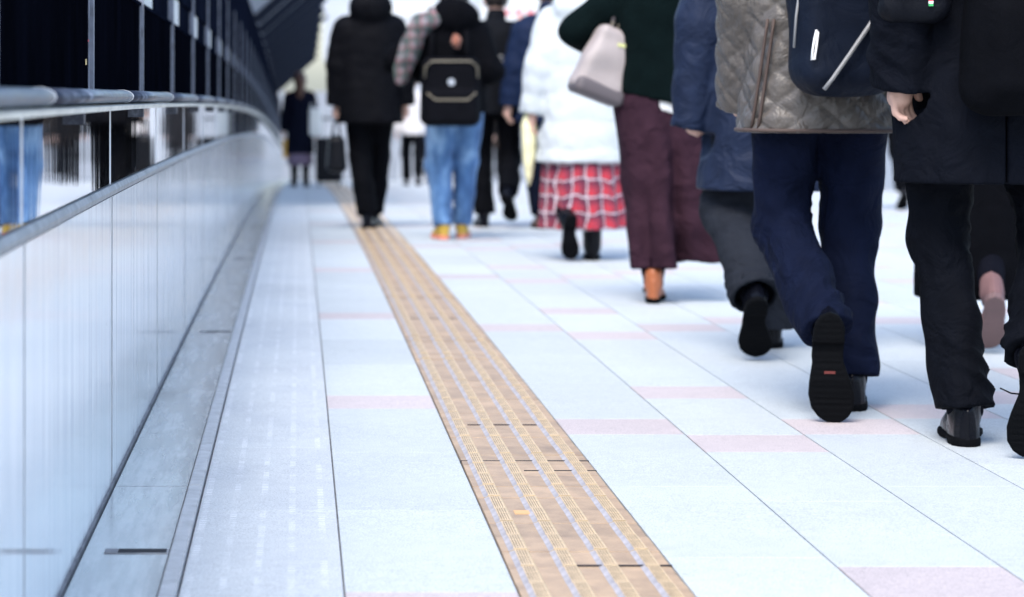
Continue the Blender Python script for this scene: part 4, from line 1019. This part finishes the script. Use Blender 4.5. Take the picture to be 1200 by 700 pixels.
# ---- 11 far woman with suitcase
P = make_person('far woman in navy coat and mauve skirt walking close to the parapet', .02, 33.2, 1.58, feet=[dict(x=-.08, y=0), dict(x=.08, y=.12)], res=.016, hair=HAIRB, hairstyle='long', female=True, shoes=dict(kind='boot', L=.25, w=.048))
skirt(P, fab('mauve_skirt', (.16, .12, .17)), .8, .30, [(.84, .16, .12, 0, 0), (.28, .18, .15, 0, 0)], 8, .008, 5)
coat(P, fab('navy_far', (.007, .009, .022)), .46, ease=.01, seed=91, name='coat', amp=.006)
tb_ = empty('tote_bag', local(P, .21, -.1, .70), label='white tote bag on the arm of the far woman', cat='bag')
sdfobj('bag_body', (-.15, -.1, -.03), (.15, .1, .45), .014, [(rbox((0, 0, .2), (.085, .05, .19), .03), 0)], fab('white_canvas', (.72, .72, .68)), tb_)
m = MB(); m.tube([(-.05, 0, .39), (-.06, .03, .55), (-.05, .08, .60), (-.03, .05, .39)], .01, 6); obj('handle', m.mesh('h'), FABM['white_canvas'], tb_)
yb = empty('shopping_bag', local(P, -.19, .0, .40), label='small orange yellow shopping bag held by the far woman', cat='bag')
m = MB(); m.box(-.05, .05, -.05, .05, 0, .26, bev=.01); obj('bag_body', m.mesh('b'), mat('orange_paper', (.62, .33, .04), .7), yb)
m = MB(); m.tube([(0, -.03, .26), (0, 0, .37), (0, .03, .26)], .005, 6); obj('handle', m.mesh('h'), FABM['white_canvas'], yb)
su = empty('suitcase', local(P, .40, -.15, 0), label='black upright suitcase beside the far woman', cat='suitcase')
sdfobj('shell', (-.22, -.16, 0), (.22, .16, .72), .014, [(rbox((0, 0, .38), (.19, .13, .31), .05), 0)], mat('suitcase_shell', (.004, .0045, .007), .5, spec=.15), su)
for sx in (-.14, .14):
    for sy in (-.09, .09):
        m = MB(); m.tube([(sx - .012, sy, .032), (sx + .012, sy, .032)], .032, 12); m.box(sx - .01, sx + .01, sy - .01, sy + .01, .03, .08); obj('wheel', m.mesh('w'), RUBBER, su)
    m = MB(); m.tube([(sx * .5, .1, .68), (sx * .5, .1, .95)], .008, 6); obj('pull_rod', m.mesh('r'), M['cap'], su)
m = MB(); m.tube([(-.09, .1, .95), (.09, .1, .95)], .014, 8); obj('grip', m.mesh('g'), STRAP, su)
# ---- far people, small and blurred
CO = [(.6, .58, .58), (.011, .013, .02), (.03, .03, .035), (.02, .03, .06), (.012, .012, .014), (.05, .04, .035), (.016, .018, .025), (.03, .035, .05)]
far = [('far person in off-white coat and black trousers between black coat and jeans', 1.70, 35.5, 0, .75), ('far walker in black seen below the navy padded coat sleeve', 3.42, 20.6, 1, .8),
       ('far walker whose dark shoes show between the two nearest men', 5.12, 20.8, 6, .7), ('far person in dark grey coat reflected in the steel band', 1.25, 41, 2, .6),
       ('far person in navy coat farther along the walkway', 2.25, 43, 3, .75), ('far person in plain black coat near the portal', 2.95, 39, 4, .7), ('far person in brown grey coat near the portal', 3.7, 45, 5, .65)]
for i, (lb, x, y, c_, hem) in enumerate(far):
    P = make_person(lb, x, y, 1.62 + .03 * (i % 4), feet=[dict(x=-.08, y=.12), dict(toe=(.08, -.28, 0), pitch=30)], res=.019, hair=HAIRD)
    trousers(P, BLACKT, seed=100 + i); coat(P, fab('far_coat_%d' % i, CO[c_]), hem, ease=.03, seed=120 + i, name='coat')
